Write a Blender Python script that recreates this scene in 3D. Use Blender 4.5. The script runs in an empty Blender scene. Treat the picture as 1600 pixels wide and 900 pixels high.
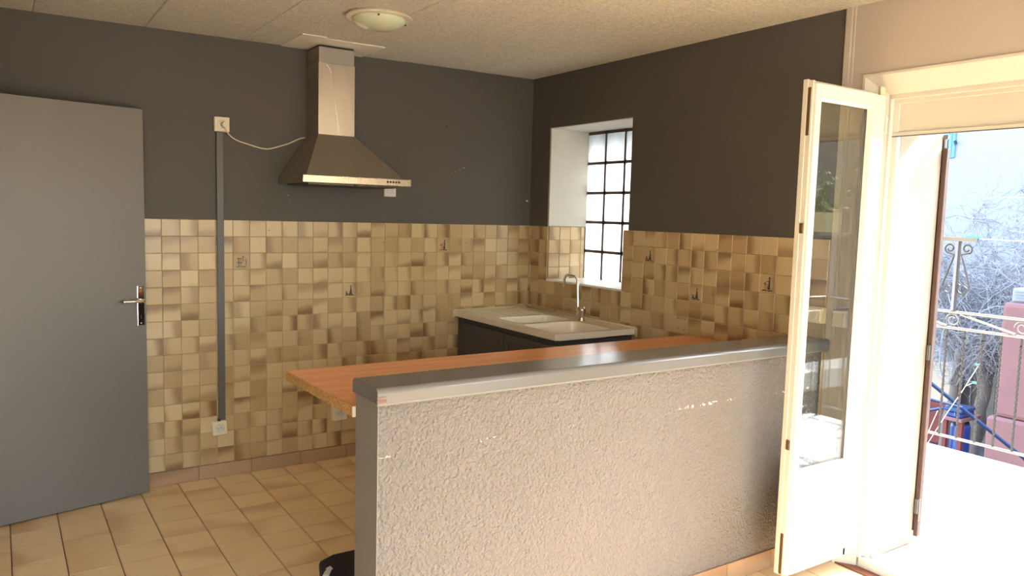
import bpy, bmesh, math, random
from mathutils import Vector, Matrix, Euler
random.seed(7)
S = bpy.context.scene
COL = S.collection

# ------------------------------------------------------------------ camera
cam_d = bpy.data.cameras.new('camera'); cam = bpy.data.objects.new('camera', cam_d); COL.objects.link(cam)
cam_d.sensor_width = 36; cam_d.lens = 1205.6*36/1600; cam_d.clip_start = .02; cam_d.clip_end = 300
cr = Vector((0.8327034, -0.5530465, 0.0272886)); cu = Vector((0.0295579, 0.0936083, 0.9951702)); cf = Vector((0.5529298, 0.8278750, -0.0942948))
CP = Vector((-3.388921, -4.856387, 1.665292))
m = Matrix((cr, cu, -cf)).transposed().to_4x4(); m.translation = CP
cam.matrix_world = m
S.camera = cam

# ------------------------------------------------------------------ sky, sun, exposure
SUN_DIR = Vector((1.0, -.13, .78)).normalized()      # towards the sun
W = bpy.data.worlds.new('sky'); S.world = W; W.use_nodes = True
wn = W.node_tree.nodes; wl = W.node_tree.links
sky = wn.new('ShaderNodeTexSky'); sky.sky_type = 'NISHITA'; sky.sun_disc = False
sky.sun_elevation = math.asin(SUN_DIR.z); sky.sun_rotation = math.atan2(SUN_DIR.x, SUN_DIR.y)
sky.air_density = 1.0; sky.dust_density = 1.5; sky.ozone_density = 1.0
wl.new(sky.outputs[0], wn['Background'].inputs[0]); wn['Background'].inputs[1].default_value = .33
sd = bpy.data.lights.new('sun', 'SUN'); so = bpy.data.objects.new('sun', sd); COL.objects.link(so)
sd.energy = 3.1; sd.angle = math.radians(.6); sd.color = (1, .985, .955)
so.rotation_euler = SUN_DIR.to_track_quat('Z', 'Y').to_euler()
so.location = (8, -3, 8)
S.view_settings.view_transform = 'Standard'; S.view_settings.look = 'None'
S.view_settings.exposure = 3.05; S.view_settings.gamma = 1; S.view_settings.use_curve_mapping = False

# ------------------------------------------------------------------ material helpers
def lin(c):
    return tuple(((v/255)/12.92 if v/255 <= .04045 else ((v/255+.055)/1.055)**2.4) for v in c) + (1,)
class N:
    """small node-graph writer"""
    def __init__(s, name):
        s.m = bpy.data.materials.new(name); s.m.use_nodes = True
        s.t = s.m.node_tree; s.b = s.t.nodes['Principled BSDF']; s.out = s.t.nodes['Material Output']
    def n(s, typ, **kw):
        k = s.t.nodes.new('ShaderNode'+typ)
        for a, v in kw.items():
            if a.startswith('i_'):
                key = a[2:]; key = int(key) if key.isdigit() else key
                s.put(k, key, v)
            else: setattr(k, a, v)
        return k
    def put(s, k, key, v):
        if hasattr(v, 'outputs'): s.t.links.new(v.outputs[0], k.inputs[key])
        elif isinstance(v, bpy.types.NodeSocket): s.t.links.new(v, k.inputs[key])
        else: k.inputs[key].default_value = v
    def math(s, op, a, b=0.0, c=0.0, clamp=False):
        k = s.n('Math', operation=op, use_clamp=clamp); s.put(k, 0, a); s.put(k, 1, b); s.put(k, 2, c); return k
    def mix(s, f, a, b, blend='MIX'):
        k = s.n('Mix', data_type='RGBA', blend_type=blend); s.put(k, 0, f); s.put(k, 6, a); s.put(k, 7, b); return k.outputs[2]
    def noise(s, scale, detail=3, rough=.5, vec=None, dist=0):
        k = s.n('TexNoise'); k.inputs['Scale'].default_value = scale; k.inputs['Detail'].default_value = detail
        k.inputs['Roughness'].default_value = rough; k.inputs['Distortion'].default_value = dist
        s.put(k, 'Vector', vec if vec is not None else s.pos()); return k
    def pos(s):
        if not hasattr(s, 'g'): s.g = s.n('NewGeometry')
        return s.g.outputs['Position']
    def ramp(s, f, stops):
        k = s.n('ValToRGB'); s.put(k, 0, f); r = k.color_ramp
        while len(r.elements) < len(stops): r.elements.new(.5)
        for e, (p, c) in zip(r.elements, stops):
            e.position = p; e.color = c if len(c) == 4 else tuple(c)+(1,)
        return k
    def bump(s, h, strength=.3, dist=.01):
        k = s.n('Bump'); k.inputs['Strength'].default_value = strength; k.inputs['Distance'].default_value = dist
        s.put(k, 'Height', h); s.t.links.new(k.outputs[0], s.b.inputs['Normal']); return k
    def set(s, **kw):
        for a, v in kw.items(): s.put(s.b, {'col': 'Base Color', 'rough': 'Roughness', 'metal': 'Metallic', 'spec': 'Specular IOR Level', 'coat': 'Coat Weight', 'coatr': 'Coat Roughness'}[a], v)
        return s
M = {}
def simple(name, c, rough=.5, metal=0, var=.06, vs=12, spec=.5, bump=0, bs=80):
    g = N(name)
    c1 = lin(c); c2 = tuple(v*(1-var*2.2) for v in c1[:3])+(1,)
    nz = g.noise(vs, 4)
    g.set(col=g.mix(nz.outputs[0], c2, c1), rough=rough, metal=metal, spec=spec)
    if bump: g.bump(g.noise(bs, 3).outputs[0], bump, .002)
    M[name] = g.m; return g.m

# dark grey wall paint, with faint scuffs
g = N('dark_paint')
n1 = g.noise(1.3, 4); n2 = g.noise(260, 2)
scuff = g.ramp(g.noise(3.1, 9, .72, dist=.6), [(.67, (0, 0, 0, 1)), (.75, (1, 1, 1, 1))])
c = g.mix(n1.outputs[0], lin((80, 74, 67)), lin((87, 81, 74)))
c = g.mix(g.math('MULTIPLY', scuff, .10), c, lin((135, 130, 122)))
g.set(col=c, rough=.62, spec=.35); g.bump(g.noise(55, 4, .6), .12, .004); M['dark_paint'] = g.m
# light greige paint
g = N('light_paint')
g.set(col=g.mix(g.noise(2, 3).outputs[0], lin((174, 162, 149)), lin((183, 171, 157))), rough=.7, spec=.3); g.bump(g.noise(160, 3), .1, .002); M['light_paint'] = g.m
simple('strip_paint', (186, 176, 162), .5)
# ceiling panels: fibrous wood-wool surface painted cream
g = N('ceiling_fibre')
mp = g.n('Mapping'); g.put(mp, 'Vector', g.pos()); mp.inputs['Scale'].default_value = (1, 1, 1)
f1 = g.noise(70, 6, .75, mp, 1.2); f2 = g.noise(210, 3, .6)
c = g.mix(g.ramp(f1, [(.35, (0, 0, 0, 1)), (.62, (1, 1, 1, 1))]), lin((196, 184, 160)), lin((250, 243, 226)))
c = g.mix(g.math('MULTIPLY', g.noise(.9, 2), .28), c, lin((228, 210, 176)))
g.set(col=c, rough=.9, spec=.15)
g.bump(g.math('ADD', f1, g.math('MULTIPLY', f2, .4)), 1.0, .012); M['ceiling_fibre'] = g.m
simple('ceiling_gap', (120, 110, 95), .9)
simple('plaster_patch', (232, 222, 200), .8, bump=.2)

def tile_mat(name, light, mid, brown, edge, rough=.28, spread=1.0, floor=False):
    """glazed tile: each tile has its own tone and its own brown cloud drifting in from one side"""
    g = N(name)
    uv = g.n('UVMap'); uv.uv_map = 'UVMap'
    oi = g.n('ObjectInfo'); at = g.n('Attribute', attribute_name='r')
    r = g.math('FRACT', g.math('ADD', oi.outputs['Random'], at.outputs['Fac']))
    wn_ = g.n('TexWhiteNoise', noise_dimensions='1D'); g.put(wn_, 'W', r)
    wn2 = g.n('TexWhiteNoise', noise_dimensions='1D'); g.put(wn2, 'W', g.math('ADD', r, 3.7))
    sx = g.n('SeparateColor'); g.t.links.new(wn_.outputs['Color'], sx.inputs[0])
    sy = g.n('SeparateColor'); g.t.links.new(wn2.outputs['Color'], sy.inputs[0])
    suv = g.n('SeparateXYZ'); g.t.links.new(uv.outputs[0], suv.inputs[0])
    u = g.math('SUBTRACT', suv.outputs[0], .5); v = g.math('SUBTRACT', suv.outputs[1], .5)
    ang = g.math('ADD', g.math('MULTIPLY', g.math('ROUND', g.math('MULTIPLY', sx.outputs[0], 4)), math.pi/2), .12) if not floor else g.math('MULTIPLY', sx.outputs[0], 6.28)
    d = g.math('ADD', g.math('MULTIPLY', u, g.math('COSINE', ang)), g.math('MULTIPLY', v, g.math('SINE', ang)))
    nz = g.noise(9 if floor else 14, 3, .5)
    d = g.math('ADD', d, g.math('MULTIPLY', g.math('SUBTRACT', nz, .5), .42))
    off = g.math('SUBTRACT', g.math('MULTIPLY', sx.outputs[1], .62), .16)
    sm = g.n('MapRange', interpolation_type='SMOOTHSTEP'); g.put(sm, 'Value', d)
    g.put(sm, 'From Min', g.math('SUBTRACT', off, .12)); g.put(sm, 'From Max', g.math('ADD', off, .42))
    base = g.mix(sx.outputs[2], lin(light), lin(mid))
    amt = g.math('MULTIPLY', sm, g.math('MULTIPLY', g.math('POWER', sy.outputs[0], .55), spread), clamp=True)
    c = g.mix(amt, base, lin(brown))
    # thin glaze at the rim shows a paler or darker line
    e = g.math('MAXIMUM', g.math('ABSOLUTE', u), g.math('ABSOLUTE', v))
    rim = g.ramp(e, [(.455, (0, 0, 0, 1)), (.5, (1, 1, 1, 1))])
    c = g.mix(g.math('MULTIPLY', rim, .22), c, lin(edge))
    g.set(col=c, rough=rough, spec=.5)
    g.bump(g.math('ADD', g.noise(30, 3), g.math('MULTIPLY', g.noise(5, 1), 2)), .12, .004)
    M[name] = g.m
tile_mat('wall_tile', (200, 176, 133), (171, 142, 98), (118, 84, 44), (212, 188, 146), spread=.95)
tile_mat('floor_tile', (248, 220, 172), (240, 208, 158), (212, 168, 118), (186, 146, 100), rough=.42, spread=.75, floor=True)
tile_mat('skirting_tile', (178, 144, 110), (168, 134, 100), (142, 106, 76), (140, 104, 74), rough=.4, floor=True)
simple('grout', (178, 152, 110), .9); simple('floor_grout', (112, 84, 58), .9)
# stucco of the half wall: coarse roller relief
g = N('stucco')
r1 = g.noise(92, 2, .45); r2 = g.noise(40, 2, .5)
h = g.math('ADD', g.ramp(r1, [(.3, (0, 0, 0, 1)), (.7, (1, 1, 1, 1))]), g.math('MULTIPLY', r2, .7))
# chipped line of bare white plaster where a shelf once touched
sp = g.n('SeparateXYZ'); g.put(sp, 0, g.pos())
band = g.math('LESS_THAN', g.math('ABSOLUTE', g.math('SUBTRACT', sp.outputs[2], .862)), .0065)
chip = g.ramp(g.noise(48, 2, .6), [(.60, (0, 0, 0, 1)), (.63, (1, 1, 1, 1))])
chip2 = g.ramp(g.noise(2.6, 1, .5), [(.50, (0, 0, 0, 1)), (.56, (1, 1, 1, 1))])
cc = g.mix(g.noise(1.6, 3).outputs[0], lin((117, 109, 102)), lin((125, 117, 109)))
cc = g.mix(g.math('MULTIPLY', g.math('MULTIPLY', band, chip), chip2), cc, lin((238, 228, 210)))
g.set(col=cc, rough=.62, spec=.35); g.bump(h, .9, .0085); M['stucco'] = g.m
simple('grey_gloss', (108, 104, 98), .2, var=.05, vs=4, bump=.12, bs=14)
simple('grey_post', (126, 122, 115), .45, var=.04, vs=4)
# worktop laminate: narrow beech staves along x
g = N('beech_laminate')
sp = g.n('SeparateXYZ'); g.put(sp, 0, g.pos())
row = g.math('FLOOR', g.math('MULTIPLY', sp.outputs[1], 26))
wn_ = g.n('TexWhiteNoise', noise_dimensions='1D'); g.put(wn_, 'W', row)
col_ = g.math('FLOOR', g.math('ADD', g.math('MULTIPLY', sp.outputs[0], 2.6), g.math('MULTIPLY', wn_, 9)))
wn2 = g.n('TexWhiteNoise', noise_dimensions='2D'); cb = g.n('CombineXYZ'); g.put(cb, 0, row); g.put(cb, 1, col_); g.put(wn2, 'Vector', cb)
mp = g.n('Mapping'); g.put(mp, 'Vector', g.pos()); mp.inputs['Scale'].default_value = (3, 60, 1)
gr = g.noise(2.5, 4, .6, mp)
c = g.mix(wn2.outputs['Value'], lin((216, 142, 96)), lin((228, 156, 108)))
c = g.mix(g.math('MULTIPLY', gr, .45), c, lin((184, 114, 74)))
g.set(col=c, rough=.16, spec=.55); M['beech_laminate'] = g.m
# chipboard edge
g = N('chipboard')
v_ = g.n('TexVoronoi'); v_.inputs['Scale'].default_value = 380; g.put(v_, 'Vector', g.pos())
g.set(col=g.mix(g.ramp(v_.outputs['Color'], [(.2, (0, 0, 0, 1)), (.8, (1, 1, 1, 1))]), lin((140, 96, 48)), lin((214, 172, 108))), rough=.9); g.bump(v_.outputs['Distance'], .5, .003); M['chipboard'] = g.m
simple('bare_wood', (128, 88, 76), .7)
simple('door_grey', (114, 109, 102), .38, var=.03, vs=3, bump=.06, bs=300)
simple('cabinet_dark', (74, 72, 72), .5, var=.05); simple('sink_resin', (232, 221, 198), .16, var=.05, vs=8)
simple('silicone', (206, 190, 158), .6)
simple('white_plastic', (226, 212, 182), .35); simple('white_cable', (214, 200, 170), .4)
simple('conduit_grey', (88, 84, 79), .45); simple('black', (22, 20, 20), .6); simple('dark_hole', (38, 32, 30), .7)
simple('pvc_white', (212, 208, 200), .3, var=.02); simple('pvc_cream', (206, 200, 184), .4, var=.03)
simple('brown_metal', (110, 84, 58), .5, .6); simple('seam', (80, 68, 62), .7)
simple('threshold_brown', (122, 72, 52), .45)
simple('white_plaster', (196, 191, 178), .85, var=.05, bump=.5, bs=26)
simple('sill_white', (240, 238, 232), .4)
g = simple('chrome', (235, 234, 230), .08, 1.0, var=.02)
# brushed steel with streaks and a pale run mark
def steel(name, c, rough, rough2):
    g = N(name); mp = g.n('Mapping'); g.put(mp, 'Vector', g.pos()); mp.inputs['Scale'].default_value = (3.2, 3.2, .8)
    st = g.noise(3.6, 5, .65, mp, .5)
    mp2 = g.n('Mapping'); g.put(mp2, 'Vector', g.pos()); mp2.inputs['Scale'].default_value = (60, 60, 2)
    br = g.noise(6, 3, .6, mp2)
    cc = g.mix(st.outputs[0], tuple(v*.82 for v in lin(c)[:3])+(1,), lin(c))
    rr = g.n('MapRange'); g.put(rr, 'Value', st.outputs[0]); g.put(rr, 'To Min', rough); g.put(rr, 'To Max', rough2)
    g.set(col=cc, metal=1.0, rough=rr); (g.bump(g.math('ADD', st, g.math('MULTIPLY', br, .1)), .18, .01) if name == 'steel' else g.bump(g.math('MULTIPLY', br, .1), .1, .002)); M[name] = g.m
steel('steel', (206, 196, 180), .24, .46); steel('steel_dull', (176, 168, 156), .5, .65); steel('steel_lip', (205, 190, 168), .2, .34)
simple('filter_metal', (120, 112, 100), .5, .8)
# opal lamp glass
g = N('opal_glass'); g.set(col=lin((196, 200, 172)), rough=.25, spec=.5); g.b.inputs['Subsurface Weight'].default_value = .2; M['opal_glass'] = g.m
# glass block: fluted hollow glass, light passes through diffused
g = N('block_glass')
mp = g.n('Mapping'); g.put(mp, 'Vector', g.pos()); 
sp = g.n('SeparateXYZ'); g.put(sp, 0, g.pos())
rib = g.math('SINE', g.math('MULTIPLY', sp.outputs[1], 460))
bp = g.n('Bump'); bp.inputs['Strength'].default_value = .6; bp.inputs['Distance'].default_value = .004; g.put(bp, 'Height', rib)
tr = g.n('BsdfTranslucent'); tr.inputs[0].default_value = (.66, .68, .67, 1); g.t.links.new(bp.outputs[0], tr.inputs['Normal'])
tp = g.n('BsdfTransparent'); tp.inputs[0].default_value = (.92, .96, .95, 1)
gl = g.n('BsdfGlossy'); gl.inputs['Roughness'].default_value = .12; g.t.links.new(bp.outputs[0], gl.inputs['Normal'])
m1 = g.n('MixShader'); m1.inputs[0].default_value = .0; g.t.links.new(tr.outputs[0], m1.inputs[1]); g.t.links.new(tp.outputs[0], m1.inputs[2])
m2 = g.n('MixShader'); m2.inputs[0].default_value = .07; g.t.links.new(m1.outputs[0], m2.inputs[1]); g.t.links.new(gl.outputs[0], m2.inputs[2])
g.t.links.new(m2.outputs[0], g.out.inputs[0]); M['block_glass'] = g.m
simple('block_joint', (92, 76, 64), .9)
# window glass (thin pane)
g = N('pane_glass')
gg = g.n('NewGeometry'); dt = g.n('VectorMath', operation='DOT_PRODUCT'); g.t.links.new(gg.outputs['Incoming'], dt.inputs[0]); g.t.links.new(gg.outputs['Normal'], dt.inputs[1])
fr = g.math('ADD', g.math('MULTIPLY', g.math('POWER', g.math('SUBTRACT', 1, g.math('ABSOLUTE', dt.outputs['Value'])), 5), .95), .05)
tp = g.n('BsdfTransparent'); tp.inputs[0].default_value = (.97, .98, .965, 1)
gl = g.n('BsdfGlossy'); gl.inputs['Roughness'].default_value = .01
m1 = g.n('MixShader'); g.t.links.new(fr.outputs[0], m1.inputs[0]); g.t.links.new(tp.outputs[0], m1.inputs[1]); g.t.links.new(gl.outputs[0], m1.inputs[2])
g.t.links.new(m1.outputs[0], g.out.inputs[0]); M['pane_glass'] = g.m
# outside
simple('render_cream', (164, 150, 126), .9, var=.06, vs=2.5, bump=.3, bs=120)
simple('terrace_tile', (226, 220, 208), .7); simple('facade_white', (150, 146, 144), .9, var=.04, vs=1.5, bump=.3, bs=9)
simple('shutter_wood', (98, 74, 62), .75, var=.18, vs=18); simple('galvanised', (128, 126, 122), .4, .8)
simple('iron', (66, 61, 55), .5, .3, var=.15, vs=30); simple('iron_blue', (120, 128, 150), .4, .3)
simple('bark', (126, 112, 100), .9, var=.2, vs=9, bump=.6, bs=20); simple('twig', (176, 168, 164), .7, var=.3, vs=5)
simple('red_render', (142, 98, 92), .9, var=.12, vs=3); simple('beige_render', (196, 172, 146), .9, var=.1, vs=2)
simple('ground_dark', (84, 76, 74), .95, var=.2, vs=2); simple('sunlit_paving', (150, 152, 128), .9, var=.2, vs=6)  # the grey-green paving tone has sunlight put into its colour
simple('blue_paint', (90, 150, 215), .5); simple('blue_plastic', (38, 58, 120), .4); simple('blue_pole', (44, 64, 98), .4)
simple('red_brown', (120, 52, 42), .8); simple('teal_plastic', (40, 160, 160), .4); simple('cord_white', (220, 224, 224), .6)
simple('brick_far', (160, 136, 114), .9, var=.3, vs=7); simple('block_far', (236, 224, 200), .9, var=.1, vs=4)
simple('leaf_green', (120, 138, 60), .6, var=.3, vs=10); simple('pot_beige', (176, 164, 116), .6)
simple('bag_black', (26, 24, 30), .75, bump=.3, bs=60); simple('bag_white', (226, 222, 214), .6)
simple('print_blue', (52, 62, 84), .4, var=.3, vs=200); simple('print_ochre', (176, 106, 52), .4, var=.3, vs=200); simple('print_green', (52, 84, 60), .4, var=.3, vs=200)
simple('print_brown', (88, 60, 44), .4, var=.3, vs=200)

# ------------------------------------------------------------------ object helpers
MW = {}
def reg(o, mw): MW[o.name] = mw; return o
def link(o, parent=None, mw=None):
    COL.objects.link(o)
    if parent is not None: o.parent = parent
    return o
def tag(o, label=None, cat=None, group=None, kind=None):
    if label: o['label'] = label
    if cat: o['category'] = cat
    if group: o['group'] = group
    if kind: o['kind'] = kind
    return o
def thing(name, loc, label, cat, rotz=0, group=None, kind=None):
    o = bpy.data.objects.new(name, None); o.empty_display_size = .1; link(o)
    mw = Matrix.Translation(Vector(loc)) @ Matrix.Rotation(rotz, 4, 'Z')
    o.matrix_world = mw; MW[o] = mw
    return tag(o, label, cat, group, kind)
def obj(name, bm, mat, parent=None, smooth=False, mods=None):
    """bm holds world coordinates; stored relative to the parent's frame"""
    mw = MW.get(parent, Matrix.Identity(4)) if parent is not None else Matrix.Identity(4)
    bm.transform(mw.inverted())
    me = bpy.data.meshes.new(name); bmesh.ops.recalc_face_normals(bm, faces=bm.faces[:])
    bm.to_mesh(me); bm.free()
    for mt in (mat if isinstance(mat, (list, tuple)) else [mat]): me.materials.append(M[mt])
    if smooth:
        for p in me.polygons: p.use_smooth = True
    o = bpy.data.objects.new(name, me); link(o, parent); MW[o] = mw
    return o
def B(x, y, z, bm=None, bev=0, mi=0, rot=None, seg=1):
    """box between ranges"""
    own = bmesh.new()
    r = bmesh.ops.create_cube(own, size=1)
    bmesh.ops.scale(own, vec=(abs(x[1]-x[0]), abs(y[1]-y[0]), abs(z[1]-z[0])), verts=own.verts)
    if bev: bmesh.ops.bevel(own, geom=own.edges[:], offset=bev, segments=seg, affect='EDGES', profile=.5)
    if rot: own.transform(rot)
    bmesh.ops.translate(own, vec=((x[0]+x[1])/2, (y[0]+y[1])/2, (z[0]+z[1])/2), verts=own.verts)
    for f in own.faces: f.material_index = mi
    return merge(bm, own)
def merge(bm, own):
    if bm is None: return own
    me = bpy.data.meshes.new('tmp'); own.to_mesh(me); own.free(); bm.from_mesh(me); bpy.data.meshes.remove(me)
    return bm
def tube(pts, r, bm=None, n=8, caps=True, mi=0):
    """tube along points; r number or list"""
    own = bmesh.new(); pts = [Vector(p) for p in pts]; rs = r if isinstance(r, (list, tuple)) else [r]*len(pts)
    rings = []; up = None
    for i, p in enumerate(pts):
        d = (pts[min(i+1, len(pts)-1)]-pts[max(i-1, 0)]).normalized()
        if up is None:
            up = Vector((0, 0, 1)) if abs(d.z) < .9 else Vector((1, 0, 0))
        a = d.cross(up).normalized(); up = a.cross(d).normalized()
        rings.append([own.verts.new(p+(a*math.cos(t)+up*math.sin(t))*rs[i]) for t in [2*math.pi*k/n for k in range(n)]])
    for a, b in zip(rings, rings[1:]):
        for k in range(n): own.faces.new((a[k], a[(k+1) % n], b[(k+1) % n], b[k]))
    if caps: own.faces.new(rings[0][::-1]); own.faces.new(rings[-1])
    for f in own.faces: f.material_index = mi
    return merge(bm, own)
def lathe(prof, c, axis='Z', n=32, bm=None):
    """profile list of (radius, height) around axis at centre c"""
    own = bmesh.new(); rings = []
    for r_, h_ in prof:
        ring = []
        for k in range(n):
            t = 2*math.pi*k/n; a, b = r_*math.cos(t), r_*math.sin(t)
            v = {'Z': (a, b, h_), 'Y': (a, h_, b), 'X': (h_, a, b)}[axis]
            ring.append(own.verts.new(Vector(c)+Vector(v)))
        rings.append(ring)
    for a, b in zip(rings, rings[1:]):
        for k in range(n): own.faces.new((a[k], a[(k+1) % n], b[(k+1) % n], b[k]))
    own.faces.new(rings[0][::-1]); own.faces.new(rings[-1])
    return merge(bm, own)
def prism(poly, axis, a, b, bm=None, mi=0):
    """extrude a 2-D polygon along an axis from a to b"""
    own = bmesh.new()
    def P(u, v, w): return {'X': (w, u, v), 'Y': (u, w, v), 'Z': (u, v, w)}[axis]
    A = [own.verts.new(P(u, v, a)) for u, v in poly]; Bv = [own.verts.new(P(u, v, b)) for u, v in poly]
    own.faces.new(A); own.faces.new(Bv[::-1]); n = len(poly)
    for i in range(n): own.faces.new((A[i], A[(i+1) % n], Bv[(i+1) % n], Bv[i]))
    for f in own.faces: f.material_index = mi
    return merge(bm, own)
def disc(c, r, h, axis, n=20, bm=None): return lathe([(r, 0), (r, h)], c, axis, n, bm)

def catmull(P, n=5):
    P = [Vector(p) for p in P]; P = [P[0]]+P+[P[-1]]; out = []
    for i in range(1, len(P)-2):
        for k in range(n):
            t = k/n; a, b, c_, d = P[i-1], P[i], P[i+1], P[i+2]
            out.append(.5*((2*b)+(c_-a)*t+(2*a-5*b+4*c_-d)*t*t+(-a+3*b-3*c_+d)*t**3))
    out.append(P[-2]); return out
# ------------------------------------------------------------------ tiles
TM = {}
def tile_mesh(w, h, t, bev, mat, name):
    key = (round(w, 4), round(h, 4), t, mat)
    if key in TM: return TM[key]
    a, b = w/2, h/2; v = []
    for zz, s in ((0, 0), (t-bev, 0), (t, bev)):
        v += [(-a+s, -b+s, zz), (a-s, -b+s, zz), (a-s, b-s, zz), (-a+s, b-s, zz)]
    f = [(8, 9, 10, 11)] + [(4+i, 4+(i+1) % 4, 8+(i+1) % 4, 8+i) for i in range(4)] + [(i, (i+1) % 4, 4+(i+1) % 4, 4+i) for i in range(4)]
    me = bpy.data.meshes.new(name); me.from_pydata(v, [], f); uv = me.uv_layers.new(name='UVMap')
    for p in me.polygons:
        for li in p.loop_indices:
            co = me.vertices[me.loops[li].vertex_index].co; uv.data[li].uv = (co.x/w+.5, co.y/h+.5)
    me.materials.append(M[mat]); TM[key] = me; return me
def frame(xa, ya, na): return Matrix((Vector(xa), Vector(ya), Vector(na))).transposed().to_4x4()
F_BACK = frame((1, 0, 0), (0, 0, 1), (0, -1, 0)); F_RIGHT = frame((0, -1, 0), (0, 0, 1), (-1, 0, 0)); F_UP = frame((1, 0, 0), (0, 1, 0), (0, 0, 1))
F_DOWN = frame((1, 0, 0), (0, -1, 0), (0, 0, -1))
def put_tiles(cells, fr, mat, t, bev, parent, name, gap=.0032, tilt=.006, jit=.0006, stuff_cells=(), stuff_name=None):
    """cells: (centre, width, height). parts for cells, one joined part for stuff_cells"""
    out = []
    for c_, w, h in cells:
        me = tile_mesh(w-gap, h-gap, t, bev, mat, name)
        o = bpy.data.objects.new(name, me); link(o, parent)
        rr = Euler((random.gauss(0, tilt), random.gauss(0, tilt), 0)).to_matrix().to_4x4()
        n_ = fr.col[2].to_3d()
        o.matrix_basis = MW[parent].inverted() @ Matrix.Translation(Vector(c_)+n_*random.uniform(-jit, jit)) @ fr @ rr
        out.append(o)
    if stuff_cells:
        V = []; Fc = []; UV = []; R_ = []
        for c_, w, h in stuff_cells:
            me = tile_mesh(w-gap, h-gap, t, bev, mat, name); base = len(V)
            mt = Matrix.Translation(Vector(c_)) @ fr @ Euler((random.gauss(0, tilt), random.gauss(0, tilt), 0)).to_matrix().to_4x4()
            V += [tuple(mt @ v.co) for v in me.vertices]; r_ = random.random()
            for p in me.polygons:
                Fc.append([base+i for i in p.vertices]); R_.append(r_)
                UV += [tuple(me.uv_layers[0].data[li].uv) for li in p.loop_indices]
        me = bpy.data.meshes.new(stuff_name or name); me.from_pydata(V, [], Fc); uv = me.uv_layers.new(name='UVMap')
        for i, u_ in enumerate(UV): uv.data[i].uv = u_
        at = me.attributes.new('r', 'FLOAT', 'FACE')
        for i, r_ in enumerate(R_): at.data[i].value = r_
        me.materials.append(M[mat]); o = bpy.data.objects.new(stuff_name or name, me); link(o, parent); o['kind'] = 'stuff'
    return out

ZT = 1.588; ZS = .088; P_ = .1
def ceil_z(x): return 2.682+.0095*x
# ================================================================== STRUCTURE
# floor slab + tiles
fl = tag(obj('floor', B((-6.0, .055), (-8, 0), (-.2, -.006)), 'floor_grout'), kind='structure')
fx = [.0-.001 + -.2125*k - .194 + .2125 for k in range(0, 30)]
parts, rest = [], []
for i in range(-1, 28):
    x1 = -.405-.2125*(i-1)+.0; x0 = x1-.2125
    if x1 > .055: x1 = .055
    if x0 >= .05: continue
    for j in range(-1, 38):
        y1 = -.17-.2085*j; y0 = y1-.2085
        if y1 > 0: y1 = 0
        if y0 > -.01 and y1 <= 0 and y1-y0 < .02: continue
        cell = (((x0+x1)/2, (y0+y1)/2, -.006), x1-x0, y1-y0)
        kitchen = (x1 > -3.75 and x0 < -1.25 and y0 > -2.4)
        leafside = (x1 > -.75 and y1 < -2.4 and y0 > -3.3)
        (parts if kitchen or leafside else rest).append(cell)
put_tiles(parts, F_UP, 'floor_tile', .006, .0012, fl, 'floor_tile', gap=.004, tilt=.0015, jit=.0003, stuff_cells=rest, stuff_name='floor_tiles')

# ceiling: slightly sloping, fibre panels
bm = bmesh.new()
for (xa, xb) in ((-6.2, .2),):
    vs = [bm.verts.new((x, y, ceil_z(x)+dz)) for dz in (.012, .25) for x, y in ((xa, -8.2), (xb, -8.2), (xb, .2), (xa, .2))]
    for f in ((3, 2, 1, 0), (4, 5, 6, 7), (0, 1, 5, 4), (1, 2, 6, 5), (2, 3, 7, 6), (3, 0, 4, 7)): bm.faces.new([vs[i] for i in f])
ce = tag(obj('ceiling', bm, 'ceiling_gap'), kind='structure')
xs = [.0, -.53, -1.065, -1.60, -2.135, -2.67, -3.205, -3.74, -4.27, -4.8, -5.33, -6.0]
for i in range(len(xs)-1):
    offy = [0, -2.18, -4.4, -6.6, -8.0] if i % 2 == 0 else [0, -3.2, -5.4, -8.0]
    for a, b in zip(offy, offy[1:]):
        bm = bmesh.new(); x1, x0 = xs[i]-.0012, xs[i+1]+.0012; y1, y0 = a-.0012, b+.0012
        d1 = random.uniform(-.0015, .0015); bv = .004
        pr = []
        for dz, s in ((.014, 0), (.003, 0), (0, bv)):
            pr.append([bm.verts.new((x, y, ceil_z(x)+dz+d1)) for x, y in ((x0+s, y0+s), (x1-s, y0+s), (x1-s, y1-s), (x0+s, y1-s))])
        bm.faces.new(pr[2][::-1])
        for A_, B_ in zip(pr, pr[1:]):
            for k in range(4): bm.faces.new((A_[k], A_[(k+1) % 4], B_[(k+1) % 4], B_[k]))
        obj('ceiling_panel', bm, 'ceiling_fibre', ce)

# back wall
wb = tag(obj('wall_back', B((-6.2, .6), (0, .3), (-.2, 2.75)), 'dark_paint'), kind='structure')
obj('grout_bed', B((-3.7, 0), (-.0035, .001), (ZS, ZT-.001)), 'grout', wb)
vis, hid = [], []
for i in range(37):
    for r in range(15):
        x = -.05-.1*i; z = ZT-.05-.1*r
        if i > 36: continue
        cell = ((x, -.0015, z), .1, .1)
        occl = (x < -2.72) or (x > -.62 and z < .95) or (z < .99-.0 and x > -1.75 and z < .62+(x+2.35)*.48)
        (hid if occl else vis).append(cell)
random.shuffle(hid)
vis.sort(key=lambda c_: (Vector(c_[0])-CP).length)
hid += vis[300:]; vis = vis[:300]
bt = put_tiles(vis, F_BACK, 'wall_tile', .006, .0018, wb, 'wall_tile', stuff_cells=hid, stuff_name='wall_tiles')
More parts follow.
